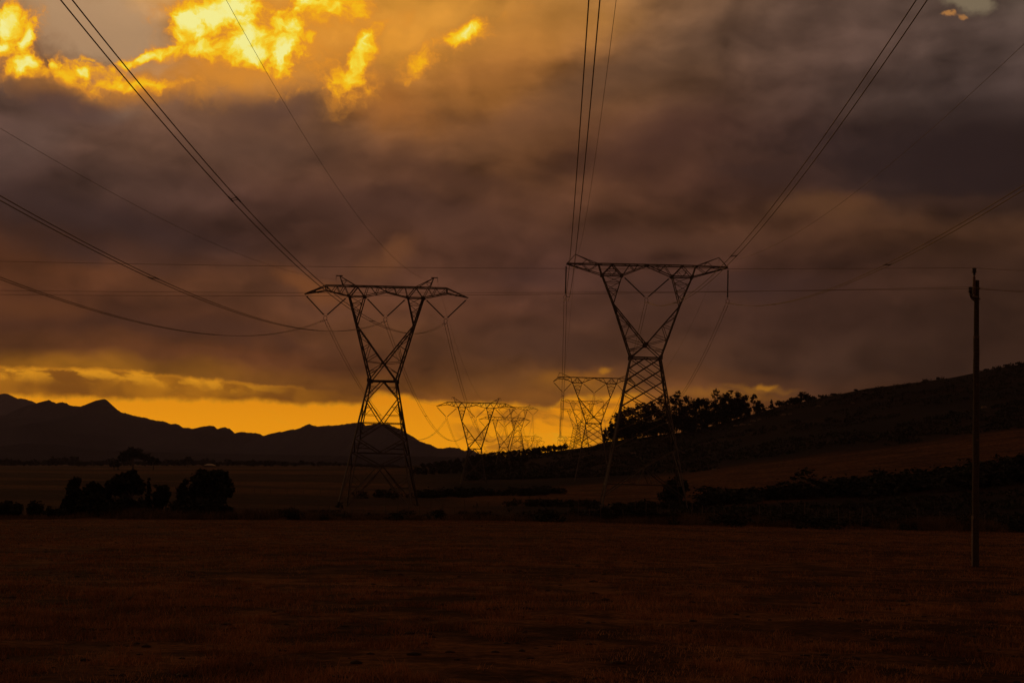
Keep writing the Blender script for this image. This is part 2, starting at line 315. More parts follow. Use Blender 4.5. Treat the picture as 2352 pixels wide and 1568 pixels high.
def ground(x, y):
    x = np.asarray(x, float); y = np.asarray(y, float); px = np.clip(colpx(x, y), -1200, 3600)
    yy = np.clip(y, 0, 30000); out = np.zeros(np.broadcast(x, y).shape)
    px_ = np.broadcast_to(px, out.shape); y_ = np.broadcast_to(yy, out.shape)
    cz = [np.interp(np.clip(px_, 0, 2352), TC, TZ[i])+np.where(px_ > 2352, (px_-2352)*(TZ[i][-1]-TZ[i][-2])/152*.6, 0)*(TY[i] < 2000) for i in range(len(TY))]
    ly = np.log(np.maximum(y_, 1)); 
    out = cz[0]*(y_/150.0)
    for i in range(len(TY)-1):
        a, b = math.log(TY[i]), math.log(TY[i+1]); t = np.clip((ly-a)/(b-a), 0, 1)
        # linear in depth keeps slopes straight between stations
        t = np.clip((y_-TY[i])/(TY[i+1]-TY[i]), 0, 1)
        out = np.where(y_ > TY[i], cz[i]*(1-t)+cz[i+1]*t, out)
    out = out - np.minimum(y, 0)*.02
    r = np.hypot(x, y)
    amp = np.clip(r/400, .0, 1.0)
    out = out + _vn(x, y, 60)*1.6*amp*np.clip((r-160)/200, 0, 1) + _vn(x+50, y, 17)*.35*np.clip((r-100)/150, 0, 1) + _vn(x, y+9, 5.3)*.10*np.clip(r/20, 0, 1)*np.clip(300/np.maximum(r,1), 0, 1) + _vn(x+3, y, 1.7)*.05*np.clip(60/np.maximum(r,1), 0, 1)
    out = out + np.exp(-((y-153+_vn(x, y*0, 30)*8)/3.5)**2)*np.clip(.22+_vn(x, y*0+2, 8)*.7+_vn(x, y*0+5, 2.6)*.3, -.1, .8)
    return out
def gz(x, y): return float(ground(np.array([x]), np.array([y]))[0])

def build_ground():
    a = np.linspace(-1, 1, 401); xs = np.sinh(a*8.2)/np.sinh(8.2)*9000
    b = np.linspace(0, 1, 430); ys = -400+0*b
    yp = np.exp(np.linspace(math.log(1.0), math.log(16000), 400))+2; yn = -np.exp(np.linspace(math.log(400), math.log(1.0), 30))
    ys = np.concatenate([yn, yp])
    Xg, Yg = np.meshgrid(xs, ys); Zg = ground(Xg, Yg)
    v = np.stack([Xg, Yg, Zg], -1).reshape(-1, 3); nx = len(xs); ny = len(ys)
    i = np.arange(nx-1)[None, :]+np.arange(ny-1)[:, None]*nx; f = np.stack([i, i+1, i+1+nx, i+nx], -1).reshape(-1, 4)
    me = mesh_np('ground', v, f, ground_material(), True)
    px = colpx(Xg, Yg).ravel(); yy = Yg.ravel(); xx = Xg.ravel()
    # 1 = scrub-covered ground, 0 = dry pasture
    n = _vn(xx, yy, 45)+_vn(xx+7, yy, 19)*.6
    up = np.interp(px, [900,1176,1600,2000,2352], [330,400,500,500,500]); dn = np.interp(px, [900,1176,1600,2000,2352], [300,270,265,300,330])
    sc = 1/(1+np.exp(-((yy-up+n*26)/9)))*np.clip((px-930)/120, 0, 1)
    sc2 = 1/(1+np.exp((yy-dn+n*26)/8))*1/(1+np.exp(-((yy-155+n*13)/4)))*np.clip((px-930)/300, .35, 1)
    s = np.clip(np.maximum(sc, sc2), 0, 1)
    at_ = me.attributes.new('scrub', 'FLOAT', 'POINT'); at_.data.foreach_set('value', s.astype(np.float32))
    # patchwork of fields on the plain
    fld = np.clip((1150-px)/200, 0, 1)*(np.sin(np.log(np.maximum(yy,150))*17+_vn(xx, yy*3, 260)*3)*.5+.5)*np.clip((yy-170)/60, 0, 1)
    at2 = me.attributes.new('field', 'FLOAT', 'POINT'); at2.data.foreach_set('value', fld.astype(np.float32))
    o = obj('ground', me); tag(o, 'dry pasture sloping away to the plain with a scrubby hillside on the right', kind='structure')
def ground_material():
    m_ = bpy.data.materials.new('dry_pasture'); m_.use_nodes = True; T = NT(m_.node_tree); T.n.clear()
    o = T.node('ShaderNodeOutputMaterial'); b = T.node('ShaderNodeBsdfPrincipled'); T.l.new(b.outputs[0], o.inputs[0])
    P = T.node('ShaderNodeTexCoord').outputs['Object']
    a = T.node('ShaderNodeAttribute', attribute_name='scrub').outputs['Fac']; fd = T.node('ShaderNodeAttribute', attribute_name='field').outputs['Fac']
    na = T.noise(P, .06, 6, .6).outputs[0]; nb = T.noise(P, .9, 6, .65).outputs[0]; nc = T.noise(P, 7, 4, .6).outputs[0]; nd = T.noise(P, .012, 5, .55).outputs[0]
    c = T.mix(T.sm(na, .3, .7), (.090,.038,.015), (.17,.074,.028))
    c = T.mix(T.sm(nb, .42, .60), T.mix(1.0, c, (.36,.34,.34), 'MULTIPLY'), c)
    ne = T.noise(T.vmath('MULTIPLY', P, (.35, 1, 1)), .22, 5, .6).outputs[0]
    c = T.mix(T.sm(ne, .40, .62), T.mix(1.0, c, (.70,.68,.68), 'MULTIPLY'), T.mix(1.0, c, (1.25,1.2,1.15), 'MULTIPLY'))
    c = T.mix(T.sm(nc, .35, .7), T.mix(1.0, c, (.62,.6,.6), 'MULTIPLY'), T.mix(1.0, c, (1.25,1.25,1.2), 'MULTIPLY'))
    c = T.mix(T.math('MULTIPLY', T.sm(fd, .25, .6), 1.0), c, T.mix(1.0, c, (.42,.40,.40), 'MULTIPLY'))
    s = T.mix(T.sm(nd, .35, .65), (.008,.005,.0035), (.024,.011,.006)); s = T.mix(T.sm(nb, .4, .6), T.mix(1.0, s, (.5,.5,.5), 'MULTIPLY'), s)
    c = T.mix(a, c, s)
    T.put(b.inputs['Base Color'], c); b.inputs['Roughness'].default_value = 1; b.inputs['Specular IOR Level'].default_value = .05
    bp = T.node('ShaderNodeBump'); bp.inputs['Strength'].default_value = .8; bp.inputs['Distance'].default_value = .25; T.put(bp.inputs['Height'], T.math('ADD', nb, T.math('MULTIPLY', nc, .4))); T.l.new(bp.outputs[0], b.inputs['Normal'])
    return m_
build_ground()

# mountains, built as real ridges with flanks
def z2(l): return [(x*.3385, 832.8+y*.3385) for x, y in l]
main = z2([(-900,300),(-500,420),(-250,380),(0,360),(60,352),(100,345),(150,320),(200,288),(235,282),(262,280),(290,265),(315,256),(335,252),(355,262),(380,278),(400,270),(425,266),(455,276),(470,286),(500,295),(540,297),(580,298),(620,280),(645,270),(660,270),(680,254),(700,247),(718,248),(730,255),(745,280),(765,302),(790,316),(810,325),(825,338),(850,342),(870,346),(890,354),(930,365),(975,370),(1000,378),(1050,390),(1100,395),(1130,404),(1170,418),(1190,410),(1205,418),(1240,438),(1280,442),(1325,453),(1350,442),(1380,432),(1425,423),(1450,428),(1475,450),(1500,446),(1530,435),(1560,448),(1580,468),(1595,480),(1620,476),(1640,468),(1690,475),(1720,476),(1760,480),(1780,492),(1795,500),(1840,482),(1900,468),(1920,470),(1950,458),(2020,450),(2060,434),(2095,416),(2150,434),(2200,428),(2250,424)])
z3 = lambda l: [((1200+x/2.8)/1.633, (1400+y/2.8)/1.633) for x, y in l]
main += z3([(180,540),(280,528),(370,515),(440,520),(480,545),(550,535),(600,530),(680,528),(730,535),(760,550),(800,570),(850,595),(900,615),(960,655),(1000,680),(1040,705),(1080,725),(1130,735),(1180,760),(1220,780),(1290,787),(1330,776),(1380,775),(1460,785),(1500,803),(1520,810),(1570,790),(1620,815),(1680,850),(1760,895),(1900,960),(2400,1030)])
back = z2([(-900,330),(-500,250),(-200,240),(-60,225),(0,213),(25,209),(50,210),(90,228),(120,243),(145,241),(170,245),(230,265),(260,282),(300,310),(420,380),(700,470)])
fore = z2([(-800,560),(-300,600),(0,570),(60,566),(130,556),(200,545),(260,552),(330,548),(400,556),(520,575),(700,590),(900,598),(1200,610),(1500,616),(1800,622),(2400,632),(3300,640)])
M_MTN = mat_simple('mountain_scrub', (.020,.018,.019), .95, 0, .25, .002, 0, 0)
def ridge(name, label, pts, depth, foot, base_z, jag):
    xs = np.linspace(pts[0][0], pts[-1][0], 900); ys = np.interp(xs, [p[0] for p in pts], [p[1] for p in pts])
    ys = ys + _vn(xs, xs*0+3, 6)*jag*1.5 + _vn(xs, xs*0+8, 2.6)*jag*1.2
    crest = np.array([at(a, b, depth) for a, b in zip(xs, ys)]); V = []
    ts = [(-.8, -.9), (-.35, -.45), (0, 0), (.06, .05), (.15, .14), (.28, .27), (.42, .43), (.58, .6), (.75, .78), (.9, .93), (1, 1.05)]
    for t, h in ts:
        n = _vn(crest[:,0], crest[:,0]*0+t*3000, 420)*(depth-foot)*.5*min(1, abs(t)*2) if t else 0
        if t >= 0:
            y = depth-(depth-foot)*t+n
            z = crest[:,2]-(crest[:,2]-base_z)*h+(_vn(crest[:,0], y, 300)*60*(t*(1-t))*2 if t else 0)
        else: y = depth-(depth-foot)*t+n; z = crest[:,2]+(crest[:,2]-base_z)*h
        V.append(np.stack([crest[:,0]*(1 if t == 0 else 1.0), y+0*crest[:,0], z], -1))
    V = np.array(V).reshape(-1, 3); nx = len(xs); i = np.arange(nx-1)[None,:]+np.arange(len(ts)-1)[:,None]*nx
    f = np.stack([i, i+nx, i+nx+1, i+1], -1).reshape(-1, 4)
    return tag(obj(name, mesh_np(name, V, f, M_MTN, True)), label, kind='structure')
ridge('mountain_range', 'jagged dark mountain range along the left horizon', main, 6500, 4800, -25, 1.3)
ridge('mountain_range', 'higher paler mountain behind the range at the far left', back, 9500, 8200, -25, .6)
ridge('hills', 'low darker foothills in front of the mountain range', fore, 4200, 3300, -25, 1.0)

# ------------------------------------------------------------------ vegetation
def leaf_cloud(blobs, n, size, seed=0, flat=.0):
    # branches end in leaf tufts: tufts are spread through the blobs, leaves round each tuft
    r = np.random.default_rng(seed); bl = np.array(blobs, float); wts = (bl[:,3]*bl[:,4]*bl[:,5])**.6; wts /= wts.sum()
    m = max(16, min(420, n//16)); k = r.choice(len(bl), m, p=wts)
    d = r.normal(size=(m,3)); d /= np.linalg.norm(d, axis=1)[:,None]; rad = r.uniform(.15, 1.12, m)**.6
    tc = bl[k,:3]+d*rad[:,None]*bl[k,3:6]; tr = np.minimum(bl[k,3], bl[k,5])*r.uniform(.16, .34, m)
    q = r.integers(0, m, n); c = tc[q]+r.normal(size=(n,3))*tr[q][:,None]*np.array([.8,.8,.62])
    u = r.normal(size=(n,3)); u /= np.linalg.norm(u,axis=1)[:,None]; w = r.normal(size=(n,3)); w = np.cross(u, w); w /= np.linalg.norm(w,axis=1)[:,None]
    s = size*r.uniform(.5, 1.3, n)[:,None]
    v = np.stack([c-u*s-w*s*.35, c+u*s*.1-w*s*.6, c+u*s+w*s*.1, c-u*s*.1+w*s*.6], 1).reshape(-1, 3); f = np.arange(4*n).reshape(-1, 4); return v, f
class MB:
    def __init__(s): s.v = []; s.f = []; s.k = 0
    def add(s, v, f):
        v = np.asarray(v, float); f = np.asarray(f, int); s.v.append(v); s.f.append(f+s.k); s.k += len(v)
    def tube(s, pts, rads, n=6, cap=True):
        pts = np.asarray(pts, float); m_ = len(pts); rads = np.broadcast_to(np.asarray(rads, float), (m_,))
        t = np.gradient(pts, axis=0); t /= np.linalg.norm(t, axis=1)[:,None]
        ref = np.where(np.abs(t[:, 2:3]) > .9, np.array([[1.0,0,0]]), np.array([[0,0,1.0]]))
        a = np.cross(t, ref); a /= np.linalg.norm(a, axis=1)[:,None]; b = np.cross(t, a)
        an = np.arange(n)*2*math.pi/n
        ring = pts[:,None,:]+rads[:,None,None]*(np.cos(an)[None,:,None]*a[:,None,:]+np.sin(an)[None,:,None]*b[:,None,:])
        i = np.arange(m_-1)[:,None]*n+np.arange(n)[None,:]; j = np.arange(m_-1)[:,None]*n+(np.arange(n)[None,:]+1)%n
        f = np.stack([i, j, j+n, i+n], -1).reshape(-1, 4); s.add(ring.reshape(-1,3), f)
        if cap:
            s.add(np.vstack([ring[0], pts[0:1]]), [[q, (q+1)%n, n, n] for q in range(n)]); s.add(np.vstack([ring[-1], pts[-1:]]), [[q, (q+1)%n, n, n] for q in range(n)])
    def box(s, c, h, rot=None):
        v = np.array([[x,y,z] for x in (-1,1) for y in (-1,1) for z in (-1,1)], float)*np.asarray(h, float)
        if rot is not None: v = v@np.asarray(rot).T
        s.add(v+np.asarray(c, float), [[0,1,3,2],[4,6,7,5],[0,4,5,1],[2,3,7,6],[0,2,6,4],[1,5,7,3]])
    def bar(s, p, q, w):
        p = np.asarray(p, float); q = np.asarray(q, float); s.add(*angle_bar(p, q, w))
    def mesh(s, name, mat, smooth=False):
        f = np.concatenate(s.f); v = np.concatenate(s.v)
        me = bpy.data.meshes.new(name)
        me.from_pydata(v.tolist(), [], [list(dict.fromkeys(r)) for r in f.tolist()]); me.materials.append(mat)
        if smooth: me.polygons.foreach_set('use_smooth', np.ones(len(me.polygons), bool))
        me.update(); return me
    def obj(s, name, mat, parent=None, smooth=False): return obj(name, s.mesh(name, mat, smooth), parent)
AP = np.array([[0,0],[1,0],[1,.22],[.22,.22],[.22,1],[0,1]])-.35    # angle-iron profile
def angle_bar(p, q, w):
    t = q-p; L = np.linalg.norm(t); t = t/L; ref = np.array([0,1.0,0]) if abs(t[1]) < .9 else np.array([0,0,1.0])
    a = np.cross(t, ref); a /= np.linalg.norm(a); b = np.cross(t, a)
    o = [p+w*(x*a+y*b) for x, y in AP]+[q+w*(x*a+y*b) for x, y in AP]
    f = [[i, (i+1)%6, (i+1)%6+6, i+6] for i in range(6)]+[[0,1,2,3],[0,3,4,5],[6,9,8,7],[6,11,10,9]]
    return o, f
def _unit():
    v, f = angle_bar(np.array([0,0,0.0]), np.array([0,0,1.0]), 1.0); me = bpy.data.meshes.new('angle_bar'); me.from_pydata([tuple(x) for x in v], [], f); me.materials.append(M_STEEL); me.update(); return me
UNIT = _unit()
def bar_obj(name, p, q, w, parent):
    p = Vector(p); q = Vector(q); o = bpy.data.objects.new(name, UNIT); o.location = p
    o.rotation_euler = (q-p).to_track_quat('Z', 'Y').to_euler(); o.scale = (w, w, (q-p).length); return link(o, parent)

# ------------------------------------------------------------------ pylons
YAW = -math.atan(.0321)
def zig(a0, a1, b0, b1, n, start=0):
    A = [tuple(np.asarray(a0)+(np.asarray(a1)-np.asarray(a0))*i/n) for i in range(n+1)]; B = [tuple(np.asarray(b0)+(np.asarray(b1)-np.asarray(b0))*i/n) for i in range(n+1)]
    out = []
    for i in range(n):
        out.append((A[i], B[i+1]) if (i+start)%2 == 0 else (B[i], A[i+1]))
    return out, list(zip(A[1:-1], B[1:-1]))
def tower_spec(kind, low):
    S = {}                                         # section -> (main list, brace list)
    def mn(sec, p, q, w): S.setdefault(sec, ([], []))[0].append((p, q, w*.88))
    def br(sec, p, q, w=.11): S.setdefault(sec, ([], []))[1].append((p, q, w))
    if kind == 'L': W, EL, EX, XZ, ZB, ZT, ox, ix, bh, bb = 2.25, 9.5, 4.75, 2.98, 14.45, 16.2, 6.1, 3.55, 6.2, 21.6
    else: W, EL, EX, XZ, ZB, ZT, ox, ix, bh, bb = 2.55, 9.1, 5.5, 2.25, 14.15, 16.0, 7.4, 4.1, 7.06, 25.4
    D0, D1 = (1.7, .95) if kind == 'L' else (1.9, 1.0)
    half = lambda z: W+(-z)*(bh-W)/bb
    dep = lambda z: (D0+(-z)*(bh*.88-D0)/bb) if z <= 0 else D0+(D1-D0)*min(1, z/ZB)
    F = (-1, 1)
    def P(face, a, z):
        if face[0] == 'f': return (a*half(z), face[1]*dep(z), z)
        return (face[1]*half(z), a*dep(z), z)
    faces = [('f',-1),('f',1),('s',-1),('s',1)]
    for sx in F:
        for sy in F: mn('leg', (sx*half(0), sy*dep(0), 0), (sx*half(-low), sy*dep(-low), -low), .25)
    for fc in faces:
        mn('belt', P(fc,-1,0), P(fc,1,0), .26)
        def D(a0, z0, a1, z1, w=.15):
            if z0 < -low-.01 or z1 < -low-.01: return
            br('body', P(fc,a0,z0), P(fc,a1,z1), w)
        def sub(a0, z0, a1, z1):               # redundant members between a diagonal and its leg
            for t in (.33, .66):
                zm = z0+(z1-z0)*t; am = a0+(a1-a0)*t; lg = (1 if (a0+a1) > 0 else -1)
                if min(zm, z0, z1) < -low: return
                D(am, zm, lg, zm, .08)
            D(a0+(a1-a0)*.66, z0+(z1-z0)*.66, (1 if (a0+a1) > 0 else -1), z0+(z1-z0)*.33, .08)
        if kind == 'L':
            for z in (-7.2, -12.3, -14.5):
                if z > -low+.5: mn('belt', P(fc,-1,z), P(fc,1,z), .16)
            for s in F:
                for z0, z1, z2_ in ((0,-3.1,-7.2), (-7.2,-9.9,-12.3)):
                    D(0, z0, s, z1, .17); D(s, z1, 0, z2_, .17)
                    if z1 > -low: sub(0, z0, s, z1)
                    if z2_ > -low: sub(0, z2_, s, z1)
                D(s, -12.3, 0, -14.5, .17)
                D(0, -14.5, s, -21.6, .17); D(0, -14.5, s*.5, -18.05, .15); D(s*.5, -18.05, s, -18.05, .1); D(s*.5, -18.05, s, -16.2, .08)
        else:
            zs = [0, -1.9, -3.9, -6.1, -8.4, -10.6, -12.7]
            zs = [z for z in zs if z >= -low]
            for i in range(len(zs)-2):
                for s in F: D(-s, zs[i], s, zs[i+2], .13)
            for s in F:
                D(0, 0, s, -1.9, .13)
                D(-s, -10.6, s*.0, -12.7, .13)
            for s in F:
                D(0, -12.7, s, -15.6, .15); D(s, -15.6, 0, -18.6, .15); D(s*.5, -17.1, s, -17.1, .09); D(s*.5, -14.1, s, -14.1, .09)
                D(s, -12.7, s*.5, -14.15, .09); D(s, -18.6, s*.45, -17.0, .09)
                D(0, -18.6, s*1, -23.6, .15); D(s*.45, -20.8, s*.2, -21.6, .09); D(0, -18.6, s*.2, -21.6, .09); D(s*.6, -21.6, s, -23.6, .1)
            for z in (-18.6, -21.6):
                if z > -low+.5: mn('belt', P(fc,-1,z), P(fc,1,z), .14)
    # cage: two splayed arms above the waist
    for s in F:
        sec = 'cage_arm' if s < 0 else 'cage_arm_'
        for f in F:
            E = (s*EX, f*dep(EL), EL)
            mn(sec, (s*ox, f*D1, ZB), E, .27); mn(sec, E, (s*W, f*D0, 0), .27); mn(sec, (s*ix, f*D1, ZB), E, .19)
            mn(sec, E, (0, f*dep(XZ), XZ), .22); mn(sec, (0, f*dep(XZ), XZ), (-s*W, f*D0, .02), .19)
            g, h = zig((s*ox, f*D1, ZB), E, (s*ix, f*D1, ZB), E, 4, f > 0)
            for p, q in g[:3]: br(sec, p, q, .09)
            for p, q in h[:2]: br(sec, p, q, .08)
            lo = (s*(EX+(W-EX)*.86), f*dep(EL*.14), EL*.14)
            g, h = zig(E, lo, E, (0, f*dep(XZ), XZ), 4, 1)
            for p, q in g[1:]: br(sec, p, q, .09)
            for p, q in h: br(sec, p, q, .09)
            br(sec, lo, (s*W*.62, f*dep(XZ*.62), XZ*.62), .09); br(sec, lo, (0.25*s, f*dep(XZ), XZ-.2), .09)
        fr, bk = (s*ox, -D1, ZB), (s*ox, D1, ZB)
        E0, E1 = (s*EX, -dep(EL), EL), (s*EX, dep(EL), EL)
        for p, q in zig(fr, E0, bk, E1, 4)[0]: br(sec, p, q, .08)
        for p, q in zig(E0, (s*W, -D0, 0), E1, (s*W, D0, 0), 6)[0]: br(sec, p, q, .08)
        for p, q in zig(E0, (0, -dep(XZ), XZ), E1, (0, dep(XZ), XZ), 5)[0]: br(sec, p, q, .08)
    # crossarm
    if kind == 'L': tipx, tipz, cx, cb, ctr = 13.5, 14.65, 9.95, ZT-.85, ZT-.85
    elif kind == 'R': tipx, tipz, cx, cb, ctr = 13.3, ZT, 13.25, ZT-.08, ZT-.06
    else: tipx, tipz, cx, cb, ctr = 13.9, 14.3, 12.2, ZT-.62, ZT-.06
    for f in F:
        mn('crossarm', (-cx, f*D1*(.35 if kind == 'R' else .8), ZT), (-ox-.3, f*D1, ZT), .20); mn('crossarm', (-ox-.3, f*D1, ZT), (ox+.3, f*D1, ZT), .24); mn('crossarm', (ox+.3, f*D1, ZT), (cx, f*D1*(.35 if kind == 'R' else .8), ZT), .20)
        for s in F:
            if kind != 'R': mn('crossarm', (s*cx, f*D1*.8, ZT), (s*tipx, 0, tipz), .18); mn('crossarm', (s*cx, f*D1*.8, cb), (s*tipx, 0, tipz), .16); br('crossarm', (s*cx, f*D1*.8, ZT), (s*cx, f*D1*.8, cb), .15)
            lowp = (s*cx, f*D1*(.35 if kind == 'R' else .8), cb)
            if kind == 'V':
                km = (s*9.5, f*D1*.9, ZT-.70); mn('crossarm', lowp, km, .16); mn('crossarm', km, (s*ox, f*D1, ZB), .17)
            else: mn('crossarm', lowp, (s*ox, f*D1, ZB), .17)
            mn('crossarm', (s*ox, f*D1, ZB), (s*ix, f*D1, ZB), .2); mn('crossarm', (s*ix, f*D1, ZB), (0, f*D1, ctr), .17)
            if kind == 'L':
                br('crossarm', (s*ox, f*D1, ZB), (s*4.85, f*D1, ZT), .19); br('crossarm', (s*4.85, f*D1, ZT), (s*ix, f*D1, ZB), .17)
                for a, b in (((9.95,ZT),(8.9,15.15)),((8.9,15.15),(8.2,ZT)),((8.2,ZT),(7.6,14.85)),((7.6,14.85),(6.9,ZT)),((6.9,ZT),(6.1,ZB)),((3.55,ZB),(3.1,ZT)),((2.6,ZT),(1.7,14.98)),((1.7,14.98),(1.3,ZT)),((1.3,ZT),(0,cb)),((13,14.8),(12,15.25)),((12,15.25),(11.3,14.98))):
                    br('crossarm', (s*a[0], f*D1*.95, a[1]), (s*b[0], f*D1*.95, b[1]), .10)
            else:
                br('crossarm', (s*ox, f*D1, ZB), (s*7.95, f*D1, ZT), .2); mid = (ox+ix)/2
                br('crossarm', (s*ox, f*D1, ZB), (s*mid, f*D1, ZT), .13); br('crossarm', (s*mid, f*D1, ZT), (s*ix, f*D1, ZB), .17)
                br('crossarm', (s*(ox-.85), f*D1, ZB+.95), (s*(ix+.85), f*D1, ZB+.95), .08); br('crossarm', (s*mid, f*D1, ZB), (s*(ox-.8), f*D1, ZB+.9), .08); br('crossarm', (s*mid, f*D1, ZB), (s*(ix+.8), f*D1, ZB+.9), .08)
                for a, b in (((8.1,ZT),(9.5,14.9)),((9.5,14.9),(10.7,ZT)),((10.7,ZT),(12,15.65)),((3.9,ZB+.2),(2.9,ZT)),((2.9,ZT),(2.1,15.1)),((2.1,15.1),(1.6,ZT))):
                    br('crossarm', (s*a[0], f*D1*.8, a[1]), (s*b[0], f*D1*.8, b[1]), .10)
        if f > 0:
            for x in np.arange(-8, 8.1, 2.0): br('crossarm', (x, -D1, ZT), (x+(1 if x < 0 else -1), D1, ZT), .08); br('crossarm', (x, D1, ZT), (x, -D1, ZT), .08)
    if kind == 'L': br('crossarm', (0,-D1,ZT), (0,-D1,cb), .14)
    for s in F:
        sec = 'earthwire_peak' if s < 0 else 'earthwire_peak_'
        if kind == 'L':
            tp = (s*7.75, 0, 17.95)
            for f in F: mn(sec, (s*4.85, f*D1, ZT), tp, .15); mn(sec, (s*7.1, f*D1*.9, ZT), tp, .15)
            br(sec, (s*6.5, -.4, 17.2), (s*7.35, -.5, 17.0), .09); br(sec, (s*6.5, -.4, 17.2), (s*7.1, -.8, ZT), .09)
            mn(sec, (s*7.3, 0, 18.0), (s*8.4, 0, 18.0), .18); mn(sec, (s*8.35, 0, 18.0), (s*8.4, 0, 17.3), .07)
        else:
            tp = (s*(11.8), 0, ZT+1.65)
            for f in F: mn(sec, (s*8.0, f*D1*.95, ZT), tp, .12); mn(sec, (s*(13.2 if kind == 'R' else 12.4), f*D1*.3, ZT), tp, .10)
            br(sec, (s*9.9, 0, ZT+.8), (s*9.2, -.7, ZT), .09); br(sec, (s*9.9, 0, ZT+.8), (s*10.7, -.7, ZT), .09)
            mn(sec, tp, (tp[0], 0, tp[2]-.7), .06)
    wx = lambda p: (p[0]*(1+.047*min(1, max(0, p[2]/12))), p[1], p[2])
    for sec in S: S[sec] = ([(wx(p), wx(q), w) for p, q, w in S[sec][0]], [(wx(p), wx(q), w) for p, q, w in S[sec][1]])
    # insulator sets: (hang points, yoke point)
    if kind == 'L': ins = [([(-13.4,0,14.55),(-6.4,0,14.35)], (-9.9,0,10.95)), ([(-3.35,0,14.35),(3.35,0,14.35)], (0,0,10.95)), ([(6.4,0,14.35),(13.4,0,14.55)], (9.9,0,10.95))]; ew = [(-8.4,0,17.3),(8.4,0,17.3)]
    elif kind == 'R': ins = [([(-13.3,0,15.9)], (-13.3,0,10.5)), ([(-3.9,0,14.05),(3.9,0,14.05)], (0,0,10.35)), ([(13.3,0,15.9)], (13.3,0,10.5))]; ew = [(-11.8,0,16.95),(11.8,0,16.95)]
    else: ins = [([(-13.8,0,14.2),(-7.6,0,14.05)], (-10.5,0,10.75)), ([(-3.9,0,14.05),(3.9,0,14.05)], (0,0,10.75)), ([(7.6,0,14.05),(13.8,0,14.2)], (10.5,0,10.75))]; ew = [(-11.8,0,16.95),(11.8,0,16.95)]
    ins = [([wx(h) for h in hs], (yk[0]*1.047, yk[1], yk[2])) for hs, yk in ins]; ew = [wx(e) for e in ew]; ox *= 1.047; ix *= 1.047
    return S, ins, ew, (XZ, dep(XZ), W, D0, ox, ix, ZB, D1)

class Tower: pass
def disc_string(p, q, detail):
    p = np.asarray(p, float); q = np.asarray(q, float); b = MB(); L = np.linalg.norm(q-p); t = (q-p)/L
    b.tube([p, p+t*.45], .025, 5); b.tube([q-t*.3, q], .025, 5)
    a0, a1 = p+t*.45, q-t*.3
    if detail > 1:
        n = 26; pts = []; rd = []
        for i in range(n):
            c = a0+(a1-a0)*i/(n-1); pts += [c, c+t*.04]; rd += [.15, .07]
        b.tube(pts, rd, 7)
    else: b.tube([a0, a1], .13, 6)
    return b
def ring_mesh(c, t, r, th):
    c = np.asarray(c, float); t = np.asarray(t, float); t /= np.linalg.norm(t); a = np.cross(t, [0,1,0]); a /= np.linalg.norm(a); bb = np.cross(t, a)
    b = MB(); an = np.linspace(0, 2*math.pi, 13); b.tube([c+r*(math.cos(x)*a+math.sin(x)*bb) for x in an], th, 5, False); return b
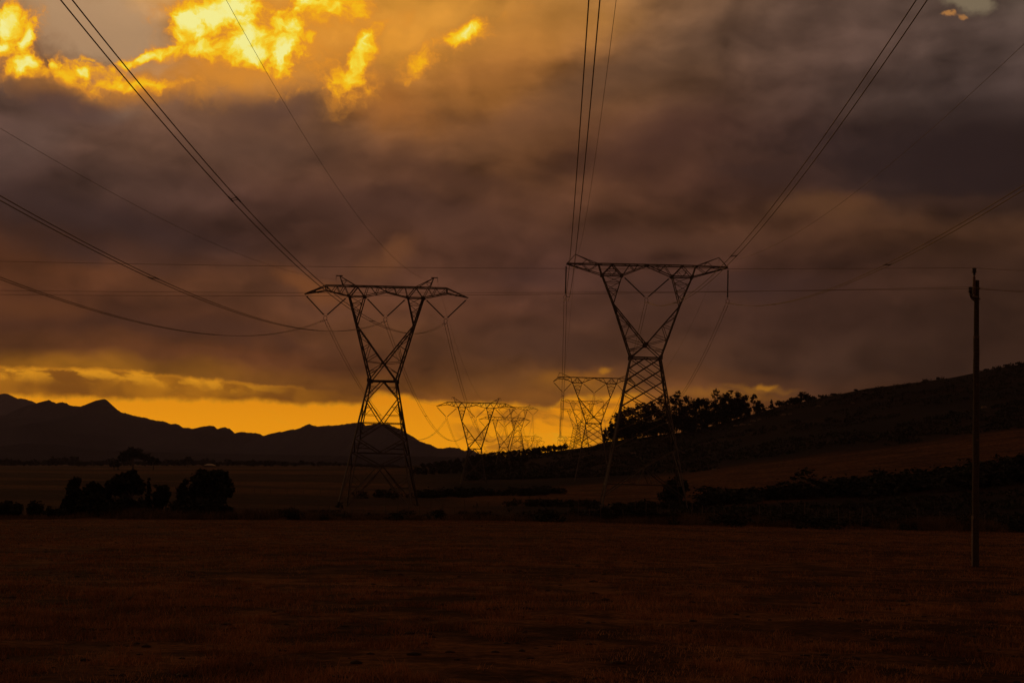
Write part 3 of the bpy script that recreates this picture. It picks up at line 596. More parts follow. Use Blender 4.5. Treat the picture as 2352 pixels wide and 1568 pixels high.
def pylon(label, kind, x, y, zw, low, detail, group, scale=1.0):
    S, ins, ew, g = tower_spec(kind, low/scale)
    root = empty('lattice_pylon', (x, y, zw-low), YAW); root.scale = (scale,)*3; tag(root, label, 'pylon', group)
    H = low/scale
    up = lambda p: (p[0], p[1], p[2]+H)
    for sec, (mains, braces) in S.items():
        nm = sec.rstrip('_')
        if nm == 'leg':
            for p, q, w in mains:
                p, q = up(p), up(q); o = bar_obj('leg', p, q, w, root)
            continue
        if nm in ('belt', 'body'):
            if detail >= 1:
                for p, q, w in mains: bar_obj('belt', up(p), up(q), w, root)
                for p, q, w in braces: bar_obj('brace', up(p), up(q), w, root)
            else:
                b = MB()
                for p, q, w in mains+braces: b.bar(up(p), up(q), w)
                if b.k: b.obj('body_lattice', M_STEEL, root)
            continue
        b = MB()
        for p, q, w in (mains if detail >= 2 else mains+braces): b.bar(up(p), up(q), w)
        o = b.obj(nm, M_STEEL, root)
        if detail >= 2:
            for p, q, w in braces: bar_obj('brace', up(p), up(q), w, o)
    if detail >= 1:                      # gusset plates at the main nodes
        XZ, dx, W, D0, ox, ix, ZB, D1 = g; b = MB()
        for f in (-1, 1):
            b.box(up((0, f*(dx+.02), XZ)), (.38 if kind != 'L' else .22, .02, .34 if kind != 'L' else .22))
            for s in (-1, 1):
                b.box(up((s*W, f*(D0+.02), .03)), (.32, .02, .34)); b.box(up((s*ox, f*(D1+.02), ZB)), (.26, .02, .24)); b.box(up((s*ix, f*(D1+.02), ZB)), (.24, .02, .22))
        b.obj('gusset_plates', M_STEEL, root)
    t = Tower(); t.root = root; R_ = Matrix.Rotation(YAW, 4, 'Z'); t.ph = []
    def wp(p): v = R_@Vector((p[0]*scale, p[1]*scale, (p[2]+H)*scale)); return np.array([x+v.x, y+v.y, zw-low+v.z])
    for hangs, yk in ins:
        for h in hangs:
            dx = .14*np.sign(h[0]-yk[0]) if len(hangs) > 1 else 0
            s_ = disc_string(up(h), up((yk[0]+dx, 0, yk[2]+.05)), detail).obj('insulator_string', M_INS, root, True)
            if detail >= 2:
                p, q = np.array(up(h)), np.array(up(yk)); tt = (q-p)/np.linalg.norm(q-p)
                ring_mesh(p+tt*.5, tt, .17, .025).obj('arcing_ring', M_METAL, s_, True); ring_mesh(q-tt*.45, tt, .17, .025).obj('arcing_ring', M_METAL, s_, True)
        b = MB(); c = up(yk)
        b.tube([(c[0]+.30*math.cos(a), 0, c[2]-.28+.28*math.sin(a)) for a in np.linspace(-.5, math.pi+.5, 10)], .04, 5)
        if detail >= 1:
            for s in (-1, 1): b.tube([(c[0]+s*.25, 0, c[2]-.4), (c[0]+s*.23, 0, c[2]-.62)], .035, 5); b.tube([(c[0]+s*.23, -.45, c[2]-.66), (c[0]+s*.23, 0, c[2]-.60), (c[0]+s*.23, .45, c[2]-.66)], .06, 5)
        b.obj('yoke_and_clamps', M_METAL, root)
        t.ph.append(wp((yk[0], 0, yk[2]-.62)))
    t.ew = [wp(e) for e in ew]
    return t
ML = 243/FPX
GL, GR = 'lattice pylons of the left power line', 'lattice pylons of the right power line'
def place(label, kind, px, wrow, Dr, brow, detail, group, scale=1.0, brow_base=None):
    y = 243*Dr; p = at(px, wrow, y)
    base = gz(p[0], y) if brow_base is None else at(px, brow_base, y)[2]
    low = max(6, p[2]-base+.3)
    full = (21.6 if kind == 'L' else 25.4)*scale
    return pylon(label, kind, p[0], y, p[2], min(low, full*1.12), detail, group, scale)
TL = [place('nearest left pylon, with V insulator strings under a drooping crossarm', 'L', 880, 875, 1.0, 0, 2, GL),
      place('second pylon of the left line, standing where the mountains meet the ridge', 'L', 1090.5, 1030, 2.08, 0, 2, GL),
      place('third pylon of the left line, its left arm overlapping the second pylon', 'L', 1157, 1027, 3.18, 0, 1, GL),
      place('tall fourth pylon of the left line, its crossarm above that of the third pylon', 'L', 1189, 988, 4.1, 0, 1, GL),
      place('small pale fifth pylon of the left line rising over the orchard ridge', 'L', 1210, 1041, 5.5, 0, 0, GL),
      place('tiny sixth pylon of the left line behind the fifth', 'L', 1222, 1044, 6.6, 0, 0, GL),
      place('tiny seventh pylon of the left line, lowest crossarm just above the ridge', 'L', 1232, 1056, 7.8, 0, 0, GL)]
TRt = [place('nearest right pylon, with upright insulator strings at both ends of its flat crossarm', 'R', 1482, 822, 1.0, 0, 2, GR),
      place('second right pylon with drooping arm ends, beside the leg of the nearest one', 'V', 1363, 972, 2.06, 0, 2, GR),
      place('third pylon of the right line, flat crossarm seen through the window of the second', 'R', 1336, 977, 3.8, 0, 1, GR),
      place('fourth pylon of the right line, flat crossarm just below that of the third', 'R', 1323.5, 983, 5.0, 0, 1, GR),
      place('small fifth pylon of the right line low above the ridge with drooping arms', 'V', 1312, 1039, 5.95, 0, 0, GR),
      place('tiny sixth pylon of the right line behind the fifth', 'R', 1307, 1042, 7.0, 0, 0, GR),
      place('tiny seventh pylon of the right line, lowest on the ridge', 'R', 1303, 1050, 8.4, 0, 0, GR)]

# ------------------------------------------------------------------ conductors
PHN = ['left', 'middle', 'right']
def wire_thing(name, label, cat, group, path, twin, rad, spacers=(), dampers=()):
    p0 = path[0]; root = empty(name, tuple(p0)); tag(root, label, cat, group)
    pts = path-p0
    offs = (-.23, .23) if twin else (0,)
    for o_ in offs:
        b = MB(); b.tube(pts+np.array([o_, 0, 0]), rad, 6); b.obj('conductor' if twin else 'wire_strand', M_WIRE, root, True)
    s = np.concatenate([[0], np.cumsum(np.linalg.norm(np.diff(pts, axis=0), axis=1))])
    def pos(d): return np.array([np.interp(d, s, pts[:,i]) for i in range(3)])
    for d in spacers:
        if twin and 0 < d < s[-1]:
            c = pos(d); b = MB(); e = pos(d+.5)-c; b.tube([c+(-.25,0,0), c+(.25,0,0)+e], .022, 5); b.tube([c+(-.25,0,0)+e*.9, c+(.25,0,0)+e*1.9], .022, 5)
            for q in (-.23, .23): b.tube([c+(q,0,0)-e*.3, c+(q,0,0)+e*2.2], .045, 5)
            b.obj('spacer', M_METAL, root)
    for d in dampers:
        if 0 < d < s[-1]:
            c = pos(d); e = (pos(min(d+.4, s[-1]))-c)
            for q in offs:
                b = MB(); b.tube([c+(q,0,-.09), c+(q,0,-.09)+e], .015, 4); b.tube([c+(q,0,-.09), c+(q,0,-.09)+e*.3], .05, 5); b.tube([c+(q,0,-.09)+e*.75, c+(q,0,-.09)+e*1.05], .05, 5); b.tube([c+(q,0,0)+e*.5, c+(q,0,-.09)+e*.5], .015, 4)
                b.obj('vibration_damper', M_METAL, root)
    return root
def span_path(a, b_, sag, n=60):
    t = np.linspace(0, 1, n)[:,None]; p = a*(1-t)+b_*t; p[:,2] -= 4*sag*(t*(1-t))[:,0]; return p
def near_path(a, y0, z0, yend=-55, n=150):
    # parabola through the clamp with its lowest point z0 at depth y0, carried on over the camera to the tower behind
    k = (a[2]-z0)/(a[1]-y0)**2; y = np.linspace(a[1], yend, n); x = a[0]+.0321*(y-a[1]); return np.stack([x, y, z0+k*(y-y0)**2], -1)
sides = [('left', TL, [(108,14.5),(97,15.1),(119,16.4)], [(85,24.1),(146,27.5)]), ('right', TRt, [(95,20.6),(107,20.8),(92,20.4)], [(90,27.5),(95,28.0)])]
for sd_, TT, near, nearE in sides:
    G = 'conductors of the %s power line' % sd_
    for i in range(3):
        sp = {('left',2):[96,160], ('left',1):[70,140], ('left',0):[80,150], ('right',1):[60,121,191], ('right',2):[52,118,175], ('right',0):[62]}[(sd_, i)]
        wire_thing('power_line', 'twin conductor of the %s phase sweeping overhead from the nearest %s pylon' % (PHN[i], sd_), 'power line', G, near_path(TT[0].ph[i], *near[i]), True, .029, sp, (1.5, 3.2))
    for i in range(2):
        wire_thing('earth_wire', 'thin single wire from the %s peak of the nearest %s pylon passing overhead' % (('left','right')[i], sd_), 'wire', G, near_path(TT[0].ew[i], *nearE[i]), False, .015)
    on = ['nearest','second','third','fourth','fifth','sixth','seventh']
    for k in range(len(TT)-1):
        L = np.linalg.norm(TT[k].ph[1]-TT[k+1].ph[1]); sag = (12.5 if sd_ == 'left' else 14)*(L/255)**2
        sag = min(sag, 17)
        for i in range(3):
            wire_thing('power_line', 'twin conductor of the %s phase hanging from the %s to the %s %s pylon' % (PHN[i], on[k], on[k+1], sd_), 'power line', G, span_path(TT[k].ph[i], TT[k+1].ph[i], sag), True, .036 if k == 0 else .042, [L*.3, L*.55, L*.8] if k < 2 else (), (1.5, 3.2) if k == 0 else ())
        for i in range(2):
            wire_thing('earth_wire', 'thin %s earth wire from the %s to the %s %s pylon' % (('left','right')[i], on[k], on[k+1], sd_), 'wire', G, span_path(TT[k].ew[i], TT[k+1].ew[i], sag*.7), False, .015)

# ------------------------------------------------------------------ roadside pole with its three wires
def utility_pole():
    D = 46.0; b_ = at(2239.5, 1307, D); x, y = b_[0], D; z0 = gz(x, y)
    root = empty('utility_pole', (x, y, z0)); tag(root, 'dark wooden utility pole with insulators at its top on the right', 'pole')
    sc = D/FPX
    def q(px, py): p = at(px, py, D); return np.array([p[0]-x, 0, p[2]-z0])
    b = MB(); pt = [q(2240,1309), q(2241,1150), q(2242,950), q(2242.5,776)]; pt[0][2] = -.5
    n = 16; P_ = [np.array([np.interp(t, [0,1,2,3], [p[i] for p in pt]) for i in range(3)]) for t in np.linspace(0, 3, n)]
    P_ = [p+np.array([.006*math.sin(i*1.9), .004*math.cos(i*2.3), 0]) for i, p in enumerate(P_)]
    b.tube(P_, np.linspace(.118, .094, n), 14); b.obj('pole_shaft', M_POLE, root, True)
    b = MB(); b.tube([q(2242.5,780), q(2243,700), q(2243.5,644)], [.084,.080,.078], 14); b.obj('pole_top', M_POLE, root, True)
    b = MB(); b.tube([q(2242.5,772), q(2242.5,777)], .10, 14); b.obj('pole_band', M_METAL, root)
    def insul(name, c, h):
        o = MB(); pts = []; rd = []
        for t, r in ((0,.05),(.08,.052),(.1,.04),(.3,.04),(.32,.062),(.36,.10),(.40,.062),(.5,.05),(.52,.066),(.58,.085),(.62,.06),(.78,.058),(.82,.078),(.9,.07),(1,.045)):
            pts.append(c+np.array([0,0,h*t])); rd.append(r)
        o.tube(pts, rd, 12); return o.obj(name, M_INS, root, True)
    top = q(2234.5,655); top[1] = -.13
    b = MB(); b.tube([top+[0,0,-.32], top+[0,0,0], q(2234.5,638)+[0,-.13,0], q(2234.5,634)+[0,-.13,0]], [.05,.05,.045,.02], 8); b.obj('insulator_spindle', M_METAL, root, True)
    c1 = q(2234.8,633); c1[1] = -.13; insul('post_insulator', c1, .235)
    tops = [c1+[0,0,.24]]
    br1 = q(2233,688); 
    for yy, nm in ((-.45,'a'), (.40,'b')):
        c = q(2229.5 if yy < 0 else 2232, 682 if yy < 0 else 678); c[1] = yy; c[0] += x*yy/D; insul('post_insulator', c, .27); tops.append(c+[0,0,.27])
        b = MB(); b.tube([c+[0,0,.02], c+[.015,0,-.06], q(2241,682 if yy < 0 else 676)+[0,yy*.3,-.02]], [.03,.035,.03], 8); b.tube([c+[.02,0,-.08], q(2241,690)+[0,0,-.05]], .022, 6); b.obj('insulator_bracket', M_METAL, root, True)
    b = MB(); 
    for r in (662, 686): b.tube([q(2241,r)+[-.1,0,0], q(2241,r)+[.14,0,0]], .014, 6); b.tube([q(2241,r)+[.115,0,0], q(2241,r)+[.145,0,0]], .028, 6)
    b.obj('through_bolt', M_METAL, root)
    b = MB(); b.tube([q(2232,1303)+[0,-.05,-.2], q(2232.5,1183)+[0,-.05,0]], .026, 8); b.obj('cable_conduit', mat_simple('weathered_conduit', (.22,.17,.13), .6), root, True)
    b = MB(); b.box(q(2233,1188)+[0,-.06,0], (.03,.02,.05)); b.obj('conduit_cap', M_ROOF, root)
    b = MB()
    for k, r in enumerate((884, 1010)): b.box(q(2242,r)+[0,-.112,0], (.035,.008,.03))
    b.obj('number_tag', M_METAL, root)
    W = [t+np.array([x, y, z0]) for t in tops]
    names = [('single top wire running left from the utility pole across the whole view', (0,605), (1176,617.5), (2352,621.5)),
             ('lower front wire running left from the utility pole', (0,679), (1176,681), (2352,671.5)),
             ('lower rear wire running left from the utility pole', (0,673), (1176,675), (2352,668))]
    for w_, (lb, pl, pm, pr) in zip(W, names):
        # left end about 110 m off, beyond the frame; depth chosen so the wire hangs at a steady height
        e = ray(*pl)
        def fit(pp):
            d = ray(*pp); yl = (w_[2]-.25-EYE)/d[2]; return d*yl+np.array([0,0,EYE])
        A = fit(pl); dirv = (A-w_); dirv[2] = 0; E_ = w_+dirv*1.35; E_[2] = w_[2]+.0
        mid_t = .55; dm = ray(*pm)
        # sag solved from the middle of the view
        yy = w_[1]+(E_[1]-w_[1])*.36; zz = EYE+dm[2]*yy; t0 = .36; sag = max(.02, (w_[2]-zz)/(4*t0*(1-t0)))
        dr = ray(*pr); yr = w_[1]*1.02; R_ = dr*yr+np.array([0,0,EYE]); sl = (R_-w_)
        right = [w_+sl*t+np.array([0,0,.25*t*(t-1)*.2]) for t in np.linspace(0, 14, 40)]
        path = np.vstack([span_path(w_, E_, sag, 80)[::-1], np.array(right[1:])])
        wire_thing('distribution_wire', lb, 'wire', 'wires carried by the utility pole', path, False, .0065)
utility_pole()

# ------------------------------------------------------------------ trees and shrubs
def tree(label, px, base_row, depth, w_px, h_px, style, group=None, seed=0, n=900, leaf=None, name=None, mat=None, cat='tree', zoff=0):
    mt = mat or M_LEAF; s = depth/FPX; p = at(px, base_row, depth); zg = gz(p[0], depth)
    z = zg if abs(zg-p[2]) < 6*max(1, s*30) else p[2]
    topz = at(px, base_row-h_px, depth)[2]; h = max(topz-z, h_px*s*.5); w = w_px*s/2
    r = random.Random(seed); root = empty(name or 'tree', (p[0], depth, z)); tag(root, label, cat, group)
    B = []; stems = []
    if style == 'euc':
        for k in range(r.randint(7, 10)): B.append((r.uniform(-.7,.7)*w, r.uniform(-.5,.5)*w, h*(.10+.78*k/9), w*r.uniform(.42,.62), w*r.uniform(.4,.6), h*r.uniform(.10,.16)))
        B.append((0,0,h*.88,w*.5,w*.5,h*.12)); stems = [(0,0)]
    elif style == 'lone':
        B = [(0,0,h*.88,w*.9,w*.8,h*.13), (-w*.35,0,h*.70,w*.6,w*.6,h*.09), (w*.4,.3,h*.62,w*.5,w*.6,h*.07)]; stems = [(0,0)]
    elif style == 'conifer':
        for k in range(9): t = k/9; B.append((r.uniform(-.12,.12)*w, r.uniform(-.12,.12)*w, h*(.12+.84*t), w*(1-t*.85)*.95, w*(1-t*.85)*.95, h*.10))
        stems = [(0,0)]
    elif style == 'round':
        for k in range(9): B.append((r.uniform(-.5,.5)*w, r.uniform(-.4,.4)*w, h*r.uniform(.25,.78), w*r.uniform(.45,.65), w*r.uniform(.45,.65), h*r.uniform(.18,.27)))
        stems = [(0,0)]
    elif style == 'wide':
        for k in range(9): B.append((r.uniform(-.65,.65)*w, r.uniform(-.5,.5)*w, h*r.uniform(.6,.85), w*r.uniform(.25,.42), w*r.uniform(.3,.4), h*r.uniform(.11,.18)))
        stems = [(-.25*w,0),(.1*w,.2),(.3*w,-.2)]
    elif style == 'umbrella':
        for k in range(13): a = -1+2*k/12; B.append((a*w*.82, r.uniform(-.3,.3)*w, h*(.50+.24*(1-a*a)), w*.26, w*.4, h*(.13+.10*(1-a*a))))
        stems = [(0,0)]
    elif style == 'bush':
        for k in range(9): B.append((r.uniform(-.62,.62)*w, r.uniform(-.4,.4)*w, h*r.uniform(.15,.55), w*r.uniform(.35,.5), w*r.uniform(.35,.5), h*r.uniform(.3,.42)))
    elif style == 'dome':
        B = [(0,0,h*.30,w*.95,w*.7,h*.66),(-.5*w,0,h*.22,w*.5,w*.5,h*.45),(.55*w,0,h*.22,w*.48,w*.5,h*.42),(0,0,h*.2,w*.8,w*.5,h*.3)]
    lf = leaf or max(.09, w*.10)
    v, f = leaf_cloud(B, n, lf, seed); v[:,2] = np.maximum(v[:,2], -.3)
    obj('crown', mesh_np('crown', v, f, mt), root)
    if stems:
        tr = MB()
        for sx, sy in stems:
            hh = h*.72; tr.tube([(sx*.3, sy*.3, -.5), (sx*.6, sy*.6, hh*.35), (sx*1.1+r.uniform(-.05,.05)*w, sy, hh*.7), (sx*1.3, sy, hh)], [w*.075+.05, w*.06+.03, w*.045+.02, w*.02], 7)
            for k in range(4):
                a = B[k % len(B)]; tr.tube([(sx, sy, hh*.55), ((sx+a[0])/2, (sy+a[1])/2, hh*.55+(a[2]-hh*.55)*.55), (a[0], a[1], a[2])], [w*.04+.02, w*.03+.01, .02], 5)
        tr.obj('trunk', M_BARK, root, True)
    return root
# cluster at the left edge of the field
tree('low square dark bush at the left edge of the picture', 24,1190,156,60,51,'bush',seed=1,n=3000,cat='bush',name='bush')
tree('rounded dark bush beside the bush at the left edge', 77,1190,157,44,51,'bush',seed=2,n=2500,cat='bush',name='bush')
tree('low wide bush left of the pointed tree', 130,1194,152,68,32,'bush',seed=3,n=2500,cat='bush',name='bush')
tree('pointed dark tree standing leftmost among the field trees', 169,1192,158,58,100,'conifer',seed=4,n=4200,leaf=.3)
tree('leafy tree close right of the pointed tree', 221,1190,160,60,86,'round',seed=5,n=3500,leaf=.25)
tree('dark bush at the foot of the spreading tree', 250,1193,152,68,37,'bush',seed=6,n=3000,cat='bush',name='bush')
tree('spreading multi-stemmed tree in the middle of the left cluster', 288,1190,160,98,110,'wide',seed=7,n=5500,leaf=.26)
tree('slim upright tree between the spreading tree and the gap', 340,1178,165,22,82,'conifer',seed=8,n=1500,leaf=.2)
tree('small tree with a gap beneath its crown right of the slim tree', 368,1180,165,42,84,'round',seed=9,n=2500,leaf=.22)
tree('low scrubby bush in front of the gap in the left cluster', 333,1195,152,74,27,'bush',seed=10,n=2500,cat='bush',name='bush')
tree('pointed tree close left of the biggest dark tree', 418,1180,166,40,90,'conifer',seed=11,n=2800,leaf=.25)
tree('biggest dense dark tree standing over the dome-shaped bush', 477,1182,168,92,124,'round',seed=12,n=8500,leaf=.3)
tree('large dome-shaped dark bush below the biggest tree', 460,1199,153,152,56,'dome',seed=13,n=9000,leaf=.2,cat='bush',name='bush')
tree('thin sapling beside the left foot of the nearest left pylon', 779,1190,175,20,36,'lone',seed=14,n=350,leaf=.12)
tree('dark bushy tree at the right foot of the nearest right pylon', 1548,1160,262,62,64,'round',seed=15,n=5200,leaf=.3)
tree('dark tree at the right edge of the picture above the scrub', 2335,1130,300,70,92,'round',seed=16,n=4500,leaf=.35)
tree('broad low thicket under the rounded trees of the left cluster', 222,1193,155,96,62,'bush',seed=17,n=5000,cat='bush',name='bush')
tree('dense thicket round the stems of the spreading tree', 305,1194,156,104,58,'bush',seed=18,n=5000,leaf=.18,cat='bush',name='bush')
tree('blocky dark tree filling the crown of the biggest tree on its right', 496,1184,167,56,116,'round',seed=19,n=4500,leaf=.28)
# far plain
tree('broad umbrella pine on the plain in front of the mountains', 305,1078,900,78,52,'umbrella',seed=20,n=3500,leaf=.6)
tree('small round tree touching the umbrella pine on its right', 352,1076,905,34,30,'round',seed=21,n=900,leaf=.6)
tree('small round tree touching the umbrella pine on its left', 262,1076,905,30,24,'round',seed=22,n=700,leaf=.6)
tree('flat-topped tree on the plain right of the umbrella pine', 431,1072,1200,28,25,'umbrella',seed=23,n=700,leaf=.8)
tree('small flat-topped tree left of the taller flat-topped one', 402,1073,1200,20,15,'umbrella',seed=24,n=400,leaf=.7)
def variants(n, style, w, h, leaves, lf, mat, seed):
    out = []
    for k in range(n):
        r = random.Random(seed+k); B = []
        for j in range(5):
            if style == 'tree': B.append((r.uniform(-.5,.5)*w, r.uniform(-.4,.4)*w, h*r.uniform(.35,.75), w*r.uniform(.4,.6), w*.5, h*r.uniform(.2,.3)))
            elif style == 'orchard': B.append((r.uniform(-.25,.25)*w, r.uniform(-.25,.25)*w, h*r.uniform(.4,.55), w*r.uniform(.7,.9), w*.8, h*r.uniform(.38,.46)))
            else: B.append((r.uniform(-.6,.6)*w, r.uniform(-.5,.5)*w, h*r.uniform(.2,.5), w*r.uniform(.35,.6), w*.5, h*r.uniform(.3,.5)))
        v, f = leaf_cloud(B, leaves, lf, seed+k); v[:,2] = np.maximum(v[:,2], -.3); cr = mesh_np('crown', v, f, mat)
        t = MB(); t.tube([(0,0,-.6),(0,0,h*.3),(w*.05,0,h*.6)], [w*.07,w*.05,w*.03], 5); out.append((cr, t.mesh('trunk', M_BARK)))
    return out
def plant(var, x, y, sc, label, cat, group, name, sx=1.0, trunk=True, dz=0):
    root = empty(name, (x, y, gz(x, y)+dz), random.uniform(0, 6.28)); root.scale = (sc*sx, sc*sx, sc); tag(root, label, cat, group)
    cr, tk = var; obj('crown', cr, root)
    if trunk: obj('trunk', tk, root)
far_v = variants(7, 'tree', 5.5, 8, 420, .8, M_LEAF, 100)
for k in range(230):
    px = -30+k*4.85+random.uniform(-4, 4); y = random.uniform(1450, 1950); hp = random.choice([12,13,15,16,18,22])*(1.35 if 105 < px < 172 else 1)*(.8 if px > 640 else 1)
    x = ray(px, 1068)[0]*y; zone = 'left of the umbrella pine' if px < 262 else ('behind the umbrella pine' if px < 360 else ('between the umbrella pine and the nearest left pylon' if px < 780 else 'behind the legs of the nearest left pylon'))
    plant(random.choice(far_v), x, y, hp*y/FPX/8*.8, 'dark tree of the far tree line, %s' % zone, 'tree', 'far tree line below the mountains', 'tree', random.uniform(.9, 1.9), False)
ORD = ['first','second','third','fourth','fifth','sixth','seventh','eighth','ninth','tenth','eleventh','twelfth','thirteenth']
# orchard ridge
orch = variants(5, 'orchard', 1.0, 2.0, 420, .24, M_LEAF2, 200)
opx = [(620,985),(655,980),(712,970),(760,975),(808,948),(870,955),(890,950),(920,960),(970,952),(1020,945),(1070,940),(1130,935),(1185,928),(1235,922),(1290,910),(1345,905),(1400,895),(1455,890),(1500,885),(1545,880),(1590,878),(1640,870)]
for i in range(19):
    t = i/18; px = 1085+t*212; row = float(np.interp(px, [1083,1109,1143,1180,1220,1260,1298], [1055,1054,1048,1044,1038,1033,1029]))
    y = 885; x = ray(px, row)[0]*y; r_ = 2.35+.35*random.random()
    plant(random.choice(orch), x, y, r_*.85, 'rounded orchard tree, %s in the row along the ridge' % (ORD[i]+' from the left' if i < 10 else ORD[18-i]+' from the right'), 'tree', 'orchard trees along the ridge', 'orchard_tree', 1.0, False)
for rw in range(5):
    for i in range(15):
        y = 860-rw*38; px = 1000+rw*-14+i*17+random.uniform(-2, 2); x = ray(px, 1060)[0]*y
        plant(random.choice(orch), x, y, random.uniform(1.3, 1.7), 'low orchard tree, %s in the %s row below the ridge' % (ORD[i]+' from the left' if i < 8 else ORD[14-i]+' from the right', ORD[rw]), 'tree', 'orchard trees on the slope', 'orchard_tree', 1.2, False)
# eucalyptus wood on the crest
z = lambda a, b: (1347+.427*a, 796+.427*b)
EU = [(165,400,60,'euc'),(190,365,60,'euc'),(215,345,62,'euc'),(245,350,60,'euc'),(272,325,56,'euc'),(305,322,58,'euc'),(330,335,60,'euc'),(352,315,56,'euc'),(395,290,62,'euc'),(425,300,60,'euc'),(455,290,60,'euc'),(485,262,56,'euc'),(512,300,60,'euc'),(535,290,60,'euc'),(565,300,56,'euc'),(590,302,60,'euc'),(620,305,60,'euc'),(650,300,54,'euc'),(690,252,58,'euc'),(715,285,60,'euc'),(735,288,56,'euc'),(772,253,52,'euc'),(795,290,54,'euc'),(835,290,56,'euc'),(855,275,50,'euc'),(925,300,40,'euc')]
gx = lambda a: float(np.interp(a, [100,200,400,600,850,980,1080,1180], [512,500,478,460,372,360,316,276]))
def nth(i, n): return ORD[i]+' from the left' if i < 13 else ORD[n-1-i]+' from the right'
for i, (a, b, w, st) in enumerate(EU):
    px, row = z(a, b); d = 890+ (i%3)*7-10; br_ = 796+.427*gx(a)+6
    tree('tall dark eucalyptus, %s in the dense wood on the hill crest' % nth(i, len(EU)), px, br_, d, w*.427*1.3, (br_-row)*1.13, 'euc', 'eucalyptus wood on the hill crest', 300+i, 2600, .5)
for i in range(20):
    px = 1412+i*15.5+random.uniform(-5, 5); rr = float(np.interp(px, [1400,1500,1600,1700,1720], [1012,1001,991,955,948]))+5
    tree('low dark tree filling the gaps between the eucalyptus trunks of the crest wood', px, rr, 905+random.uniform(-6, 10), random.uniform(26, 42), random.uniform(34, 58), 'round', 'low trees inside the crest wood', 360+i, 1100, .5)
tree('tall eucalyptus with a lone round crown above the wood', *(lambda t: (t[0], 796+.427*345+6, 888, 17, 0))(z(812,245))[:4], 48, 'lone', seed=330, n=900, leaf=.45)
tree('slender eucalyptus with stacked round crowns at the right end of the wood', z(900,258)[0], 796+.427*360, 888, 17, 43, 'lone', seed=331, n=1000, leaf=.4)
tree('pointed dark conifer at the left end of the crest wood', z(130,385)[0], 1012, 890, 22, 54, 'conifer', seed=332, n=1400, leaf=.6)
tree('second smaller conifer left of the pointed one', z(100,430)[0], 1012, 890, 16, 34, 'conifer', seed=333, n=900, leaf=.6)
tree('thin ragged conifer right of the wood on the skyline', z(995,290)[0], 948, 895, 12, 32, 'conifer', seed=334, n=500, leaf=.5)
tree('short ragged conifer left of the thin one on the skyline', z(950,312)[0], 952, 895, 15, 24, 'conifer', seed=335, n=500, leaf=.5)
tree('low round tree at the foot of the upper slope on the skyline', z(1065,305)[0], 950, 893, 44, 24, 'bush', seed=336, n=900, leaf=.5)
tree('round dark tree on the skyline right of the wood', z(1120,262)[0], 942, 893, 36, 34, 'bush', seed=337, n=1800, leaf=.5)
tree('round dark tree on the skyline, rightmost of the two', z(1180,245)[0], 926, 893, 38, 30, 'bush', seed=338, n=1800, leaf=.5)
for i, (px, w, h) in enumerate([(1752,24,10),(1772,26,11),(1790,24,12),(1808,26,13),(1868,26,12),(1890,22,9),(1915,18,6),(1965,10,6),(2155,9,7),(2265,12,8),(2312,14,9),(2340,16,8)]):
    tree('small bush breaking the bare right skyline', px, float(np.interp(px, TC, TR[900]))+2, 896, w, h, 'bush', 'bushes on the right skyline', 400+i, 300, .5, 'bush', cat='bush')
# shrubs: hedge band on the right, verge at the end of the field
shr = variants(8, 'shrub', 1.6, 2.0, 760, .13, M_LEAF, 500)
def shrubs(n, pxr, yr, sc, label, group):
    for k in range(n):
        px = random.uniform(*pxr); y = yr(px)+random.gauss(0, 1)*6; x = ray(px, 1150)[0]*y
        q = random.uniform(*sc); big_ = 'big ' if q > sc[0]+(sc[1]-sc[0])*.66 else ('small ' if q < sc[0]+(sc[1]-sc[0])*.33 else '')
        zone = ('left of the nearest left pylon' if px < 780 else 'behind the legs of the left pylon' if px < 960 else 'midway between the near pylons' if px < 1200 else 'just left of the right pylon' if px < 1380 else 'between the legs of the right pylon' if px < 1565 else
                'just right of the right pylon' if px < 1800 else 'halfway to the utility pole' if px < 2050 else 'just left of the utility pole' if px < 2232 else 'right of the utility pole')
        plant(random.choice(shr), x, y, q, big_+label+', '+zone, 'bush', group, 'bush', random.uniform(1.0, 2.2), False)
shrubs(75, (1630, 2380), lambda p: np.interp(p, [1600,2352], [262,330]), (.8, 2.0), 'dark bush in the hedge band', 'bushes in the hedge band')
shrubs(40, (1900, 2400), lambda p: np.interp(p, [1600,2352], [262,300]), (1.2, 2.6), 'tall dark bush in the hedge band', 'bushes in the hedge band')
shrubs(34, (1160, 1640), lambda p: 255, (.4, .9), 'low dark bush on the pale slope', 'bushes around the foot of the right pylon')
shrubs(46, (820, 1300), lambda p: 300+(p-820)*.12, (.5, 1.3), 'dark bush on the low rise', 'bushes between the near pylons')
def verge_y(p): return 156
shrubs(30, (540, 1150), verge_y, (.25, .6), 'scrubby bush along the field fence', 'bushes along the field fence')
shrubs(60, (1180, 2380), verge_y, (.35, .85), 'scrubby bush along the field fence', 'bushes along the field fence')
shrubs(14, (1400, 1500), verge_y, (.6, .95), 'scrubby bush along the field fence', 'bushes along the field fence')

